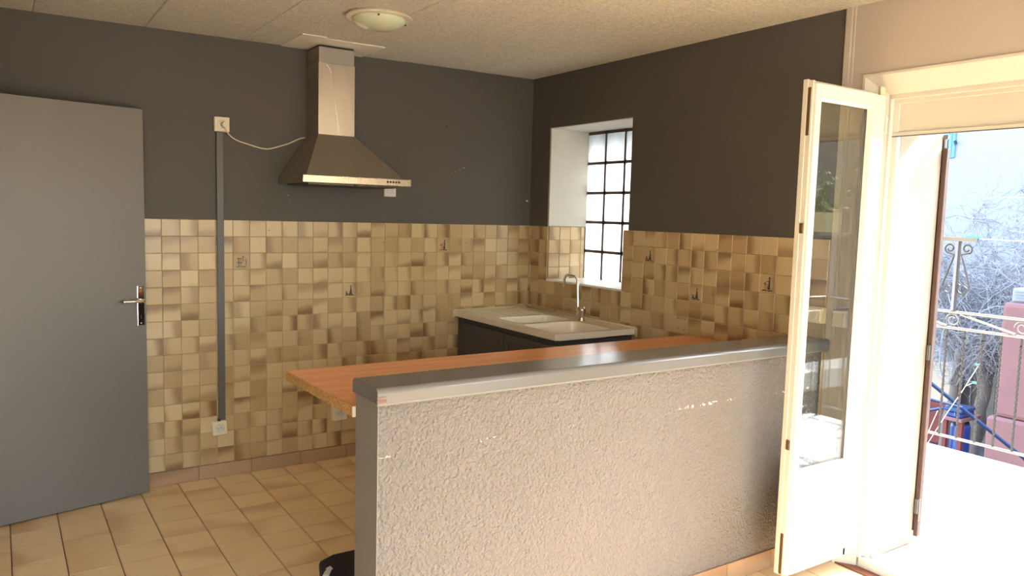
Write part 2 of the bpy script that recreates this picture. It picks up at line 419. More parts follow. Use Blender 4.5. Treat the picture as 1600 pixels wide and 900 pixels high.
# right wall: slab pieces around the two openings
wr_b = bmesh.new()
T = .6
B((0, T), (-.23, 0), (-.2, 2.75), wr_b); B((0, T), (-1.115, -.23), (-.2, 1.19), wr_b); B((0, T), (-1.115, -.23), (2.305, 2.75), wr_b)
B((0, T), (-2.585, -1.115), (-.2, 2.75), wr_b)
wr = tag(obj('wall_right', wr_b, 'dark_paint'), kind='structure')
wl_b = bmesh.new()
B((0, .06), (-2.70, -2.585), (-.2, 2.75), wl_b); B((.06, T), (-2.75, -2.585), (-.2, 2.75), wl_b); B((0, .06), (-4.16, -2.70), (2.35, 2.75), wl_b); B((.06, T), (-4.16, -2.75), (2.275, 2.75), wl_b); B((0, T), (-5.0, -4.16), (-.2, 2.75), wl_b); B((0, T), (-7.9, -5.0), (2.35, 2.75), wl_b); B((0, T), (-8.2, -7.9), (-.2, 2.75), wl_b); B((0, T), (-7.9, -5.0), (-.2, .02), wl_b)  # opening beyond the french door is added out of view to brighten the room
B((.08, T), (-4.16, -2.75), (-.2, -.012), wl_b)
obj('light_painted_part', wl_b, 'light_paint', wr)
obj('door_reveal', B((.15, T+.004), (-2.762, -2.744), (-.01, 2.5), bev=.004), 'render_cream', wr)
bm = bmesh.new()
B((T, T+.02), (-2.745, -1.115), (-3, 5), bm); B((T, T+.02), (-.23, 1.5), (-3, 5), bm); B((T, T+.02), (-1.115, -.23), (-3, 1.19), bm); B((T, T+.02), (-1.115, -.23), (2.305, 5), bm)
obj('outer_render', bm, 'render_cream', wr)
# window reveal plaster
bm = bmesh.new()
B((.003, .36), (-.245, -.225), (ZT+.002, 2.30), bm); B((.003, .36), (-1.12, -.23), (2.30, 2.32), bm); B((.003, .36), (-1.13, -1.112), (ZT, 2.31), bm); B((.003, .36), (-1.13, -1.075), (1.19, ZT-.004), bm)
obj('window_reveal', bm, 'white_plaster', wr)
obj('window_sill', B((-.004, .5), (-1.09, -.235), (1.184, 1.2), bev=.003), 'sill_white', wr)
# tiles of the right wall
obj('grout_bed', B((-.0035, .001), (-.245, 0), (ZS, ZT-.001)), 'grout', wr)
obj('grout_bed', B((-.0035, .001), (-1.075, -.245), (ZS, 1.186)), 'grout', wr)
obj('grout_bed', B((-.0035, .001), (-2.585, -1.075), (ZS, ZT-.001)), 'grout', wr)
obj('grout_bed', B((.002, .34), (-.2485, -.244), (1.2, ZT-.001)), 'grout', wr)
yb = [0, -.04, -.142, -.245, -.35, -.455, -.56, -.665, -.77, -.87, -.975, -1.075] + [-1.175-.1*k for k in range(15)]
yb = [y for y in yb if y > -2.58] + [-2.585]
vis, hid = [], []
for a, b in zip(yb, yb[1:]):
    for r in range(15):
        z1 = ZT-.1*r; z0 = z1-.1; yc = (a+b)/2
        if a-b < .02: continue
        if -1.075 < yc < -.245 and z1 > 1.19: continue
        cell = ((-.0015, yc, (z0+z1)/2), a-b, .1)
        ok = z1 > .97
        (vis if ok else hid).append(cell)
rt = put_tiles(vis, F_RIGHT, 'wall_tile', .006, .0018, wr, 'wall_tile', stuff_cells=hid, stuff_name='wall_tiles')
F_REV = frame((1, 0, 0), (0, 0, 1), (0, -1, 0))
cells = []
for k, (a, b) in enumerate(((0, .1), (.1, .2), (.2, .3), (.3, .335))):
    for r in range(4): cells.append((((a+b)/2+.002, -.2465, ZT-.05-.1*r), b-a, .1))
put_tiles(cells, F_REV, 'wall_tile', .006, .0018, wr, 'wall_tile')
# left, rear walls
lw = bmesh.new(); B((-3.9, -3.62), (-2.6, 0), (-.2, 2.75), lw); B((-6.2, -3.62), (-2.9, -2.6), (-.2, 2.75), lw); B((-6.2, -6.0), (-8.2, -2.6), (-.2, 2.75), lw)
tag(obj('wall_left', lw, 'light_paint'), kind='structure')
rw = bmesh.new()
B((-6.2, .6), (-8.2, -8.0), (-.2, .02), rw); B((-6.2, .6), (-8.2, -8.0), (2.5, 2.75), rw); B((-6.2, -5.6), (-8.2, -8.0), (.02, 2.5), rw); B((-.4, .6), (-8.2, -8.0), (.02, 2.5), rw)  # wide rear opening is added behind the camera to let in more daylight
tag(obj('wall_rear', rw, 'light_paint'), kind='structure')
# skirting along the back wall
bb = tag(obj('baseboard_back', B((-3.6, -.62), (-.0025, -.0001), (0, ZS-.002)), 'floor_grout'), kind='structure')
cells = []
x = -2.73
for x0 in [-3.6, -3.36, -3.045, -2.725, -2.41, -2.095, -1.78, -1.465, -1.15, -.835]:
    x1 = min(x0+.315, -.65) if x0 > -3.6 else -3.36
    cells.append((((x0+x1)/2, -.0015, ZS/2-.0005), x1-x0, ZS-.001))
put_tiles(cells, F_BACK, 'skirting_tile', .007, .0015, bb, 'skirting_tile', gap=.002, tilt=.002)
# cover strip between the two paints on the right wall
st = bmesh.new(); B((-.010, .002), (-2.617, -2.584), (1.104, 2.683), st, bev=.002); B((-.005, .002), (-2.632, -2.617), (1.104, 2.683), st, bev=.001)
tag(obj('trim_1', st, 'strip_paint'), kind='structure')
# patched cover board at the ceiling round the hood chimney
tb = bmesh.new()
zc0 = 2.652
B((-1.905, -1.76), (-.41, -.001), (2.660, 2.672), tb); B((-1.76, -1.375), (-.37, -.001), (2.6625, 2.675), tb, bev=.002)
tag(obj('trim_2', tb, 'plaster_patch'), kind='structure')

# paint damage on the dark wall: chips and two old screw holes
for x_, z_, w_, h_, a_ in ((-.588, 1.993, .022, .006, .35), (-.625, 1.975, .012, .004, .4), (-.655, 1.962, .016, .003, .5), (-.69, 1.948, .010, .003, .5), (-1.86, 1.75, .004, .012, 0), (-1.845, 1.71, .003, .008, 0)):
    bm = lathe([(.5, 0), (.5, -.05), (.3, -.05)], (0, 0, 0), 'Y', 7); bm.transform(Matrix.Translation((x_, -.0002, z_)) @ Matrix.Rotation(-a_, 4, 'Y') @ Matrix.Diagonal((w_, .012, h_, 1)))
    obj('paint_chip', bm, 'grout', wb)
for x_, z_ in ((-1.248, 1.751), (-.74, 2.274)): obj('screw_hole', disc((x_, .0002, z_), .0055, -.001, 'Y', 10), 'dark_hole', wb)

# small printed scenes on six tiles (flat print, generic figures at work)
def printed(c_, fr, kind, parent):
    """c_: tile centre; little figure built from flat shapes 0.3 mm proud of the glaze"""
    bm = bmesh.new()
    def poly(pts, mi, off=0):
        vs = [bm.verts.new(fr @ Vector((u*.0013, v*.00115, .0066+off*.0002))) for u, v in pts]; f = bm.faces.new(vs); f.material_index = mi
    def circ(u, v, r, mi): poly([(u+r*math.cos(t*.785), v+r*math.sin(t*.785)) for t in range(8)], mi, 1)
    for k in range(9): circ(-22+k*5.5, -30+random.uniform(-1.5, 1.5), random.uniform(2.2, 4), 2 if kind % 2 == 0 else 3)
    if kind in (0, 3, 5):      # person standing at a table
        poly([(2, -26), (14, -26), (12, 4), (5, 6)], 0); poly([(4, 4), (13, 4), (12, 20), (6, 20)], 0, 1); circ(9, 25, 4.5, 3); poly([(4, 28), (14, 28), (12, 33), (6, 33)], 0, 2)
        poly([(-20, -4), (6, -4), (6, 0), (-20, 0)], 1, 2); poly([(-12, -26), (-8, -26), (-7, -4), (-11, -4)], 1, 2); poly([(-6, 8), (6, 12), (6, 15), (-7, 11)], 0, 2); circ(-12, 3, 4, 3)
        poly([(-2, -24), (4, -24), (3, -8), (-3, -8)], 1, 3)
    elif kind in (1, 4):       # person seated among baskets
        poly([(-4, -26), (16, -26), (12, -6), (2, -4)], 3); poly([(2, -6), (12, -6), (10, 12), (4, 14)], 0, 1); circ(7, 18, 4.5, 1); poly([(2, 21), (11, 21), (7, 30)], 0, 2)
        circ(-16, -20, 6, 0); circ(-8, -24, 4, 0); circ(-18, -8, 3, 3); poly([(-22, -12), (-6, -12), (-8, -9), (-20, -9)], 3, 2)
    else:                      # cook with pots under an awning
        poly([(-22, 12), (6, 12), (2, 17), (-18, 17)], 3); poly([(-14, -26), (-10, -26), (-10, 12), (-14, 12)], 3, 1); poly([(-4, -26), (0, -26), (0, 10), (-4, 10)], 1, 1)
        poly([(-22, -10), (4, -10), (4, -6), (-22, -6)], 0, 2); circ(8, 22, 4.5, 0); poly([(4, -2), (12, -2), (10, 17), (5, 17)], 1, 2); poly([(20, -20), (24, -20), (24, 6), (20, 6)], 0, 2); circ(22, 10, 3, 3)
    bm.transform(Matrix.Translation(Vector(c_)))
    for f in bm.faces: f.normal_update()
    me = bpy.data.meshes.new('printed_scene'); bm.to_mesh(me); bm.free()
    for mt in ('print_blue', 'print_ochre', 'print_green', 'print_brown'): me.materials.append(M[mt])
    o = bpy.data.objects.new('printed_scene', me); link(o, parent)
    return o
bpy.context.view_layer.update()
def near_tile(lst, c_): return min(lst, key=lambda o: (o.matrix_world.translation-Vector(c_)).length)
BLANK = []
for c_, fr, lst, k in (((-2.15, -.0015, 1.338), F_BACK, bt, 2), ((-.75, -.0015, 1.438), F_BACK, bt, 5), ((-1.45, -.0015, 1.138), F_BACK, bt, 1),
                       ((-.0015, -1.325, 1.438), F_RIGHT, rt, 1), ((-.0015, -1.725, 1.238), F_RIGHT, rt, 4), ((-.0015, -2.225, 1.338), F_RIGHT, rt, 3)):
    t_ = near_tile(lst, c_); o = printed((0, 0, 0), Matrix.Identity(4), k, t_)
def holes(lst, pts, fr):
    for p in pts:
        t_ = near_tile(lst, p)
        l = t_.matrix_world.inverted() @ Vector(p)
        bm = disc((l.x, l.y, .0058), .0035, .0009, 'Z', 8); me = bpy.data.meshes.new('drill_hole'); bm.to_mesh(me); bm.free(); me.materials.append(M['dark_hole'])
        o = bpy.data.objects.new('drill_hole', me); link(o, t_)
def hole_at(px_pts, lst, fr): holes(lst, px_pts, fr)
hole_at([(-1.21, 0, 1.457), (-.56, 0, 1.455), (-1.98, 0, 1.53)], bt, F_BACK)
hole_at([(0, -1.17, 1.525), (0, -1.19, 1.522), (0, -1.165, 1.30), (0, -1.87, 1.50), (0, -1.855, 1.245)] + [(0, -1.625+dy, 1.045+dz) for dy in (.028, -.022) for dz in (.032, -.03)], rt, F_RIGHT)

# ------------------------------------------------------------------ glass block window
jb = bmesh.new()
zb = [2.287, 2.065, 1.845, 1.627, 1.408, 1.19]; ybk = [-.235, -.447, -.659, -.871, -1.083]
for z in zb: B((.352, .418), (-1.12, -.228), (z-.010 if z > 1.2 else z-.004, z+.010), jb)
for y in ybk: B((.352, .418), (y-.010, y+.010), (1.186, 2.302), jb)
wn1 = tag(obj('window_1', jb, 'block_joint'), kind='structure')
for a, b in zip(ybk, ybk[1:]):
    for z1, z0 in zip(zb, zb[1:]):
        obj('glass_block', B((.348, .422), (b+.0085, a-.0085), (z0+.0085, z1-.0085), bev=.012, seg=3), 'block_glass', wn1, smooth=True)

# ------------------------------------------------------------------ half wall with cap
hw = thing('half_wall', (-1.18, -2.48, 0), 'low grey stucco dividing wall with rounded glossy grey cap, running left from the open french door', 'half wall')
obj('masonry', B((-2.372, -.001), (-2.57, -2.385), (0, 1.055)), 'stucco', hw)
obj('end_post', B((-2.3745, -2.3715), (-2.5702, -2.385), (0, 1.06)), 'grey_post', hw)
def capsec(y0, y1, z0, z1, r):
    pts = [(y0, z0)]
    for k in range(13):
        t = math.pi-k*math.pi/24; pts.append((y0+r+r*math.cos(t), z1-r+r*math.sin(t)))
    for k in range(13):
        t = math.pi/2-k*math.pi/24; pts.append((y1-r+r*math.cos(t), z1-r+r*math.sin(t)))
    pts.append((y1, z0)); return pts
bm = prism(capsec(-2.607, -2.398, 1.048, 1.098, .018), 'X', -2.392, -.001)
obj('cap', bm, 'grey_gloss', hw)
obj('cap_moulding', B((-2.392, -.001), (-2.604, -2.56), (1.040, 1.052), bev=.003), 'grey_post', hw)
bm = B((-2.394, -2.36), (-2.6085, -2.6), (1.052, 1.062), bev=.001); B((-2.394, -2.365), (-2.6085, -2.6), (1.068, 1.072), bm)
obj('chipped_corner', bm, 'bare_wood', hw)
cells = []
for k in range(8):
    x1 = -.001-.315*k; x0 = max(x1-.315, -2.37); cells.append((((x0+x1)/2, -2.570, .045), x1-x0, .09))
put = put_tiles([((c_[0][0], c_[0][1], c_[0][2]), c_[1], c_[2]) for c_ in cells], F_BACK, 'skirting_tile', .008, .0015, hw, 'skirting_tile', gap=.002, tilt=.001)

# ------------------------------------------------------------------ worktop behind it
wt = thing('worktop', (-1.2, -2.04, .97), 'orange beech laminate worktop with raw chipboard end behind the half wall', 'worktop')
bm = prism([(-2.401, -1.697), (-2.381, -2.374), (-.004, -2.374), (-.004, -1.690)], 'Z', .952, .990)
obj('board', bm, 'beech_laminate', wt)
obj('cut_end', prism([(-2.4035, -1.6975), (-2.4005, -1.6975), (-2.380, -2.3735), (-2.383, -2.3735)], 'Z', .9525, .9885), 'chipboard', wt)
obj('edge_band', B((-2.3835, -2.36), (-2.377, -2.373), (.9515, .9885)), 'white_plastic', wt)
obj('support_batten', B((-2.2, -.02), (-2.409, -2.37), (.905, .951)), 'chipboard', wt)

# ------------------------------------------------------------------ sink cabinet, sink, tap
cb_ = thing('sink_cabinet', (-.31, -.6, 0), 'dark grey kitchen base cabinet with framed doors under the cream sink', 'cabinet')
bm = bmesh.new()
B((-.60, -.012), (-.03, -.012), (.1, .912), bm); B((-.60, -.012), (-1.2, -1.182), (.1, .912), bm); B((-.60, -.012), (-1.182, -.03), (.1, .118), bm); B((-.03, -.012), (-1.182, -.03), (.118, .912), bm)
B((-.55, -.03), (-1.18, -.05), (0, .1), bm)
B((-.60, -.582), (-1.182, -.03), (.885, .912), bm)
obj('body', bm, 'cabinet_dark', cb_)
obj('side_infill', B((-.617, -.6), (-.06, -.012), (.1, .912), bev=.001), 'cabinet_dark', cb_)
for (a, b) in ((-.065, -.625), (-.63, -1.195)):
    bm = B((-.62, -.601), (b, a), (.12, .885), bev=.002)
    d = obj('door', bm, 'cabinet_dark', cb_)
    bm = bmesh.new(); y0, y1, z0, z1 = b+.05, a-.05, .17, .835
    for (ya, yb_, za, zb_) in ((y0, y1, z1-.006, z1), (y0, y1, z0, z0+.006), (y0, y0+.006, z0, z1), (y1-.006, y1, z0, z1)): B((-.6235, -.6195), (ya, yb_), (za, zb_), bm, bev=.001)
    obj('raised_moulding', bm, 'cabinet_dark', d)
sk = thing('sink', (-.33, -.62, .95), 'cream resin kitchen sink with drainer, one and a half basins, under the glass block window', 'sink')
# slab with two basins
def loop(bm, pts, z): return [bm.verts.new((x, y, z)) for x, y in pts]
def rrect(x0, x1, y0, y1, r, n=4):
    o = []
    for cx, cy, t0 in ((x1-r, y1-r, 0), (x0+r, y1-r, 90), (x0+r, y0+r, 180), (x1-r, y0+r, 270)):
        for k in range(n+1): t = math.radians(t0+90*k/n); o.append((cx+r*math.cos(t), cy+r*math.sin(t)))
    return o
ZK = .963
bas = [(-.575, -.135, -.745, -.455, .06, .13), (-.60, -.16, -1.185, -.79, .05, .17)]
bm = bmesh.new()
edges = []
outer = loop(bm, rrect(-.648, -.004, -1.232, -.004, .006, 1), ZK)
oe = [bm.edges.new((outer[i], outer[(i+1) % len(outer)])) for i in range(len(outer))]; edges += oe
inner = []
for x0, x1, y0, y1, r, d in bas:
    L = loop(bm, rrect(x0, x1, y0, y1, r), ZK); inner.append(L)
    edges += [bm.edges.new((L[i], L[(i+1) % len(L)])) for i in range(len(L))]
bmesh.ops.triangle_fill(bm, use_beauty=True, edges=edges)
# remove fills inside basins
kill = [f for f in bm.faces if any(x0+.01 < f.calc_center_median().x < x1-.01 and y0+.01 < f.calc_center_median().y < y1-.01 and all(any(v in L for L in [inner[k]]) for v in f.verts) for k, (x0, x1, y0, y1, r, d) in enumerate(bas))]
bmesh.ops.delete(bm, geom=kill, context='FACES')
for (x0, x1, y0, y1, r, d), L in zip(bas, inner):
    prev = L
    for ins, dz in ((.006, .008), (.012, .03), (.03, d-.02), (.06, d)):
        nl = loop(bm, rrect(x0+ins, x1-ins, y0+ins, y1-ins, max(r-ins*.4, .01)), ZK-dz)
        for i in range(len(nl)): bm.faces.new((prev[i], prev[(i+1) % len(nl)], nl[(i+1) % len(nl)], nl[i]))
        prev = nl
    bm.faces.new(prev)
low = loop(bm, rrect(-.648, -.004, -1.232, -.004, .006, 1), ZK-.037)
for i in range(len(low)): bm.faces.new((outer[i], outer[(i+1) % len(low)], low[(i+1) % len(low)], low[i]))
obj('basin_slab', bm, 'sink_resin', sk)
# drainer grooves: low ribs
bm = bmesh.new()
for k in range(9):
    x = -.56+.052*k; tube([(x, -.06, ZK), (x, -.40-.02*math.sin(k), ZK)], .0045, bm, 6)
obj('drainer_ribs', bm, 'sink_resin', sk)
bm = bmesh.new()
tube([(-.65, -.006, ZK+.001), (-.3, -.006, ZK+.003), (-.005, -.006, ZK+.003)], .009, bm, 6); tube([(-.006, -.005, ZK+.002), (-.006, -.6, ZK+.003), (-.006, -1.236, ZK+.001)], .009, bm, 6)
tube([(-.65, -.008, ZK+.002), (-.652, -.008, ZK-.05)], .01, bm, 6); tube([(-.008, -1.236, ZK+.002), (-.008, -1.238, ZK-.05)], .01, bm, 6)
obj('silicone_bead', bm, 'silicone', sk, smooth=True)
bm = lathe([(.0, .0), (.012, .0), (.013, .005), (.0, .006)], (-.36, -.462, ZK-.045), 'Y', 14)
obj('overflow', bm, 'chrome', sk, smooth=True)
for cx, cy, d in ((-.36, -.6, .13), (-.38, -.99, .17)):
    obj('drain', lathe([(.0, .002), (.036, .002), (.042, .0), (.042, -.002)], (cx, cy, ZK-d+.001), 'Z', 20), 'chrome', sk, smooth=True)
tp_ = thing('kitchen_faucet', (-.118, -.79, ZK), 'tall chrome kitchen tap with square-bent swivel spout on the sink', 'faucet')
obj('base', lathe([(.026, 0), (.026, .004), (.021, .012), (.022, .03), (.029, .075), (.0295, .088), (.025, .09), (.025, .094), (.0, .095)], (-.118, -.812, ZK), 'Z', 24), 'steel_lip', tp_, smooth=True)
obj('lever', tube([(-.118, -.83, ZK+.09), (-.112, -.842, ZK+.094)], .009, None, 10), 'chrome', tp_, smooth=True)
pts = [(-.12, -.778, ZK+.045), (-.12, -.773, ZK+.10), (-.12, -.765, ZK+.22), (-.12, -.760, ZK+.27), (-.121, -.750, ZK+.288), (-.122, -.735, ZK+.296), (-.123, -.66, ZK+.300), (-.124, -.640, ZK+.296), (-.124, -.628, ZK+.285), (-.125, -.622, ZK+.268), (-.125, -.62, ZK+.215)]
obj('spout', tube(pts, [.014, .011, .0095]+[.0095]*8, None, 12), 'chrome', tp_, smooth=True)
obj('spout_collar', tube([(-.12, -.780, ZK+.035), (-.12, -.777, ZK+.06)], .016, None, 14), 'chrome', tp_, smooth=True)

# ------------------------------------------------------------------ range hood
hd = thing('range_hood', (-1.60, 0, 1.817), 'stainless steel pyramid range hood with square chimney on the dark wall', 'range hood')
x0, x1, y0 = -1.925, -1.268, -.50
cx0, cx1, cy0, czt = -1.745, -1.512, -.225, 2.125
bm = bmesh.new()
def quadloop(a, b, c_, d, z): return [bm.verts.new((a, 0, z)), bm.verts.new((b, 0, z)), bm.verts.new((b, c_, z)), bm.verts.new((a, c_, z))]
L0 = [bm.verts.new(p) for p in ((x0, -.0005, 1.835), (x1, -.0005, 1.835), (x1, y0, 1.84), (x0, y0, 1.84))]
L0b = [bm.verts.new(p) for p in ((x0, -.0005, 1.86), (x1, -.0005, 1.86), (x1-.02, y0+.018, 1.862), (x0+.02, y0+.018, 1.862))]
L1 = [bm.verts.new(p) for p in ((cx0, -.0005, czt), (cx1, -.0005, czt), (cx1, cy0, czt), (cx0, cy0, czt))]
for A_, B_ in ((L0, L0b), (L0b, L1)):
    for k in range(4): bm.faces.new((A_[k], A_[(k+1) % 4], B_[(k+1) % 4], B_[k]))
bm.faces.new(L1)
obj('canopy', bm, 'steel_dull', hd)
bm = B((x0+.002, x1-.002), (y0+.004, -.001), (1.822, 1.842))
obj('canopy_base', bm, 'steel_dull', hd)
obj('front_lip', B((x0-.012, x1+.012), (y0-.014, y0+.004), (1.820, 1.862), bev=.002), 'steel_lip', hd)
for (a, b) in ((x0+.04, -1.60), (-1.595, x1-.04)):
    f_ = obj('grease_filter', B((a, b), (y0+.05, -.06), (1.812, 1.822), bev=.002), 'filter_metal', hd)
    bm = bmesh.new()
    for k in range(14): xx = a+.015+(b-a-.03)*k/13; B((xx-.003, xx+.003), (y0+.07, -.08), (1.809, 1.8125), bm)
    obj('filter_slats', bm, 'filter_metal', f_)
bm = bmesh.new()
for k in range(5): obj('button', disc((-1.415+.019*k, y0-.014, 1.843), .0062, -.005, 'Y', 10), 'black', hd)
bm = bmesh.new()
for k in range(5): disc((-1.415+.019*k, y0-.0138, 1.856), .0014, -.001, 'Y', 6, bm)
obj('button_marks', bm, 'black', hd)
obj('chimney_lower', B((cx0, cx1), (cy0, -.0005), (czt-.002, 2.555), bev=.0015), 'steel', hd)
obj('chimney_upper', B((cx0+.003, cx1-.003), (cy0+.003, -.0005), (2.553, 2.648), bev=.0015), 'steel_dull', hd)
obj('top_gap', B((cx0+.006, cx1-.006), (cy0+.006, -.002), (2.647, 2.656)), 'black', hd)
cw = [(510, 100), (516, 110), (519, 122), (521, 140), (524, 160), (528, 185), (531, 207)]
bm = tube(catmull([(-1.745+(a_-498)/57*.233, cy0+.0012, 2.637-(b_-78)/132*.512) for a_, b_ in cw], 3), .0022, None, 6)
obj('dent_crease', bm, 'chrome', hd, smooth=True)

# ------------------------------------------------------------------ sockets, conduit, cable
def socket(x, z, label, s=.088, plugged=False, name='wall_socket', tilt=0, axis='Y', y=0, dep=.028, n=1):
    o = thing(name, (x, y, z-s/2), label, 'socket')
    R_ = Matrix.Rotation(tilt, 4, 'Y')
    def bx(w, hh, d0, d1, bev): 
        bm = B((-w/2, w/2), (-d1, -d0), (-hh/2, hh/2), bev=bev); bm.transform(R_); bm.transform(Matrix.Translation((x, y, z))); return bm
    obj('back_box', bx(s, s, 0, dep*.7, .003), 'white_plastic', o)
    obj('cover_plate', bx(s*.98, s*.98, dep*.7, dep, .003), 'white_plastic', o)
    bm = lathe([(.026, .001), (.0275, 0), (.0275, -.003), (.0255, -.003), (.024, -.0008)], (0, -dep, 0), 'Y', 24); bm.transform(R_); bm.transform(Matrix.Translation((x, y, z)))
    obj('socket_ring', bm, 'pvc_cream', o, smooth=False)
    bm = bmesh.new()
    for dx, dz, r in ((-.0095, 0, .0028), (.0095, 0, .0028)): disc((dx, -dep-.0008, dz), r, -.0006, 'Y', 8, bm)
    bm.transform(R_); bm.transform(Matrix.Translation((x, y, z))); obj('pin_holes', bm, 'black', o)
    bm = tube([(0, -dep, .011), (0, -dep-.012, .011)], .0024, None, 8); bm.transform(R_); bm.transform(Matrix.Translation((x, y, z))); obj('earth_pin', bm, 'chrome', o)
    return o
s1 = socket(-2.262, 2.153, 'cream surface socket with round plug, highest on the dark wall above the grey conduit')
socket(-2.289, .314, 'cream double-hole socket at the foot of the grey conduit on the tiles', tilt=-.06)
socket(-1.520, .318, 'cream socket low on the tiled wall, half hidden under the chipboard worktop end', s=.105)
s4 = thing('wall_socket', (-1.168, 0, 1.76), 'small white socket on the dark wall just below the hood front', 'socket')
bm = B((-1.212, -1.126), (-.02, 0), (1.765, 1.845), bev=.004); obj('back_box', bm, 'pvc_white', s4)
obj('socket_ring', lathe([(.018, 0), (.022, 0), (.022, -.004), (.018, -.004), (.016, -.001)], (-1.168, -.02, 1.805), 'Y', 20), 'pvc_cream', s4)
# double socket and junction box by the strip on the right wall
s5 = thing('wall_socket', (0, -2.54, 1.17), 'cream surface socket on the right wall tiles, seen through the door glass', 'socket')
obj('back_box', B((-.045, -.006), (-2.584, -2.49), (1.175, 1.255), bev=.003), 'white_plastic', s5)
obj('cover_plate', B((-.052, -.045), (-2.578, -2.496), (1.181, 1.249), bev=.003), 'white_plastic', s5)
obj('socket_ring', lathe([(.02, 0), (.024, 0), (.024, -.004), (.02, -.004), (.018, -.001)], (-.052, -2.537, 1.215), 'X', 20), 'pvc_cream', s5)
s6 = thing('junction_box', (0, -2.66, 1.17), 'cream junction box beside the socket near the light strip, behind the door glass', 'junction box')
obj('box', B((-.04, -.001), (-2.70, -2.634), (1.17, 1.25), bev=.004), 'pvc_cream', s6)
cd = thing('cable_conduit', (-2.27, 0, .36), 'dark grey vertical cable trunking running down the tiled wall between two sockets', 'conduit')
obj('trunking', B((-2.294, -2.254), (-.022, -.0005), (.362, 2.11), bev=.002), 'conduit_grey', cd)
bm = bmesh.new()
for dz in (0, .012): B((-2.298, -2.250), (-.021, -.0005), (.352+dz*0, .362), bm)
obj('frayed_end', B((-2.298, -2.285), (-.026, -.0005), (.357, .372)), 'black', cd)
pc = thing('power_cord', (-2.24, -.03, 2.14), 'cream power cord drooping from the upper socket to the hood', 'power cord')
obj('plug', tube([(-2.254, -.028, 2.150), (-2.25, -.060, 2.150)], [.0185, .0165], None, 18), 'white_plastic', pc, smooth=False)
obj('plug_neck', tube([(-2.25, -.05, 2.145), (-2.245, -.05, 2.120)], [.008, .005], None, 10), 'white_plastic', pc, smooth=True)
pts = []
ctrl = [(-2.246, -.05, 2.125), (-2.225, -.04, 2.094), (-2.18, -.03, 2.066), (-2.10, -.02, 2.045), (-2.03, -.012, 2.030), (-1.98, -.008, 2.030), (-1.93, -.008, 2.045), (-1.86, -.008, 2.070), (-1.79, -.008, 2.105), (-1.755, -.008, 2.114), (-1.7475, -.008, 2.112)]
obj('cord', tube(catmull(ctrl), .0042, None, 8), 'white_cable', pc, smooth=True)
# old wall plug left in the dark wall near the corner
np_ = thing('wall_plug', (-.033, 0, 1.774), 'small pale leftover screw plug in the dark wall near the corner', 'screw plug')
obj('plug_body', lathe([(.007, 0), (.007, -.008), (.003, -.008), (.003, -.001)], (-.033, 0, 1.774), 'Y', 10), 'white_plastic', np_)

# ------------------------------------------------------------------ ceiling lamp
LX, LY = -1.727, -1.075; LZ = ceil_z(LX)
lp = thing('ceiling_lamp', (LX, LY, LZ), 'round ceiling lamp with cream rim and greenish opal glass bowl', 'ceiling lamp')
obj('rim', lathe([(.05, .003), (.152, .002), (.168, -.011), (.170, -.016), (.166, -.0195), (.137, -.021)], (LX, LY, LZ), 'Z', 48), 'white_plastic', lp)
prof = [(.139*math.cos(t), -.020-.056*math.sin(t)) for t in [math.pi/2*k/10 for k in range(10)]]+[(.004, -.0765)]
obj('glass_shade', lathe(prof, (LX, LY, LZ), 'Z', 48), 'opal_glass', lp, smooth=True)
for a in (math.radians(-115), math.radians(-5), math.radians(125)):
    obj('clip', B((LX+.141*math.cos(a)-.005, LX+.141*math.cos(a)+.005), (LY+.141*math.sin(a)-.005, LY+.141*math.sin(a)+.005), (LZ-.036, LZ-.026), bev=.002), 'brown_metal', lp)

# ------------------------------------------------------------------ grey door, opened against the back wall
ang = math.atan2(.161, .715)
d1 = bpy.data.objects.new('door_1', None); link(d1); d1['kind'] = 'structure'
mw = Matrix.Translation((-2.7, -.095, 0)) @ Matrix.Rotation(ang, 4, 'Z'); d1.matrix_world = mw; MW[d1] = mw
def D(bm): bm.transform(mw); return bm
obj('door_leaf', D(B((-.86, 0), (0, .04), (.008, 2.192), bev=.0015)), 'door_grey', d1)
lf = obj('handle_plate', D(B((-.052, -.012), (-.010, 0), (.985, 1.215), bev=.004, seg=2)), 'chrome', d1)
bm = tube([(-.032, -.01, 1.128), (-.032, -.052, 1.128)], .0095, None, 14); tube(catmull([(-.028, -.052, 1.131), (-.05, -.055, 1.130), (-.09, -.055, 1.130), (-.145, -.052, 1.131)], 4), [.010]*12+[.0085], bm, 12)
obj('lever_handle', D(bm), 'chrome', d1, smooth=True)
bm = disc((-.032, -.0104, 1.045), .0045, -.0012, 'Y', 10); B((-.0345, -.0295), (-.0116, -.010), (1.028, 1.043), bm)
obj('keyhole', D(bm), 'black', d1)
for z in (1.0, 1.2): obj('screw', D(disc((-.032, -.010, z), .004, -.0015, 'Y', 10)), 'steel', d1)

# ------------------------------------------------------------------ french door (frame, roller box, open leaf)
d2 = bpy.data.objects.new('door_2', None); link(d2); d2['kind'] = 'structure'; mw2 = Matrix.Translation((.08, -3.4, 0)); d2.matrix_world = mw2; MW[d2] = mw2
YR = -4.13
bm = bmesh.new()
for (xa, xb, yi) in ((.055, .082, -2.803), (.082, .108, -2.828)):
    B((xa, xb), (yi, -2.745), (0, 2.27), bm, bev=.002)
obj('frame_jamb', bm, 'pvc_white', d2)
obj('frame_seam', B((.108, .112), (-2.8265, -2.75), (.03, 2.1)), 'seam', d2)
bm = B((.055, .15), (YR, YR+.05), (0, 2.27)); obj('frame_jamb', bm, 'pvc_white', d2)
bm = B((.055, .080), (YR, -2.745), (2.240, 2.272), bev=.002); B((.08, .108), (YR, -2.745), (2.222, 2.272), bm, bev=.002)
obj('frame_head', bm, 'pvc_cream', d2)
obj('roller_box', B((.086, .108), (YR, -2.75), (2.088, 2.232), bev=.003), 'pvc_cream', d2)
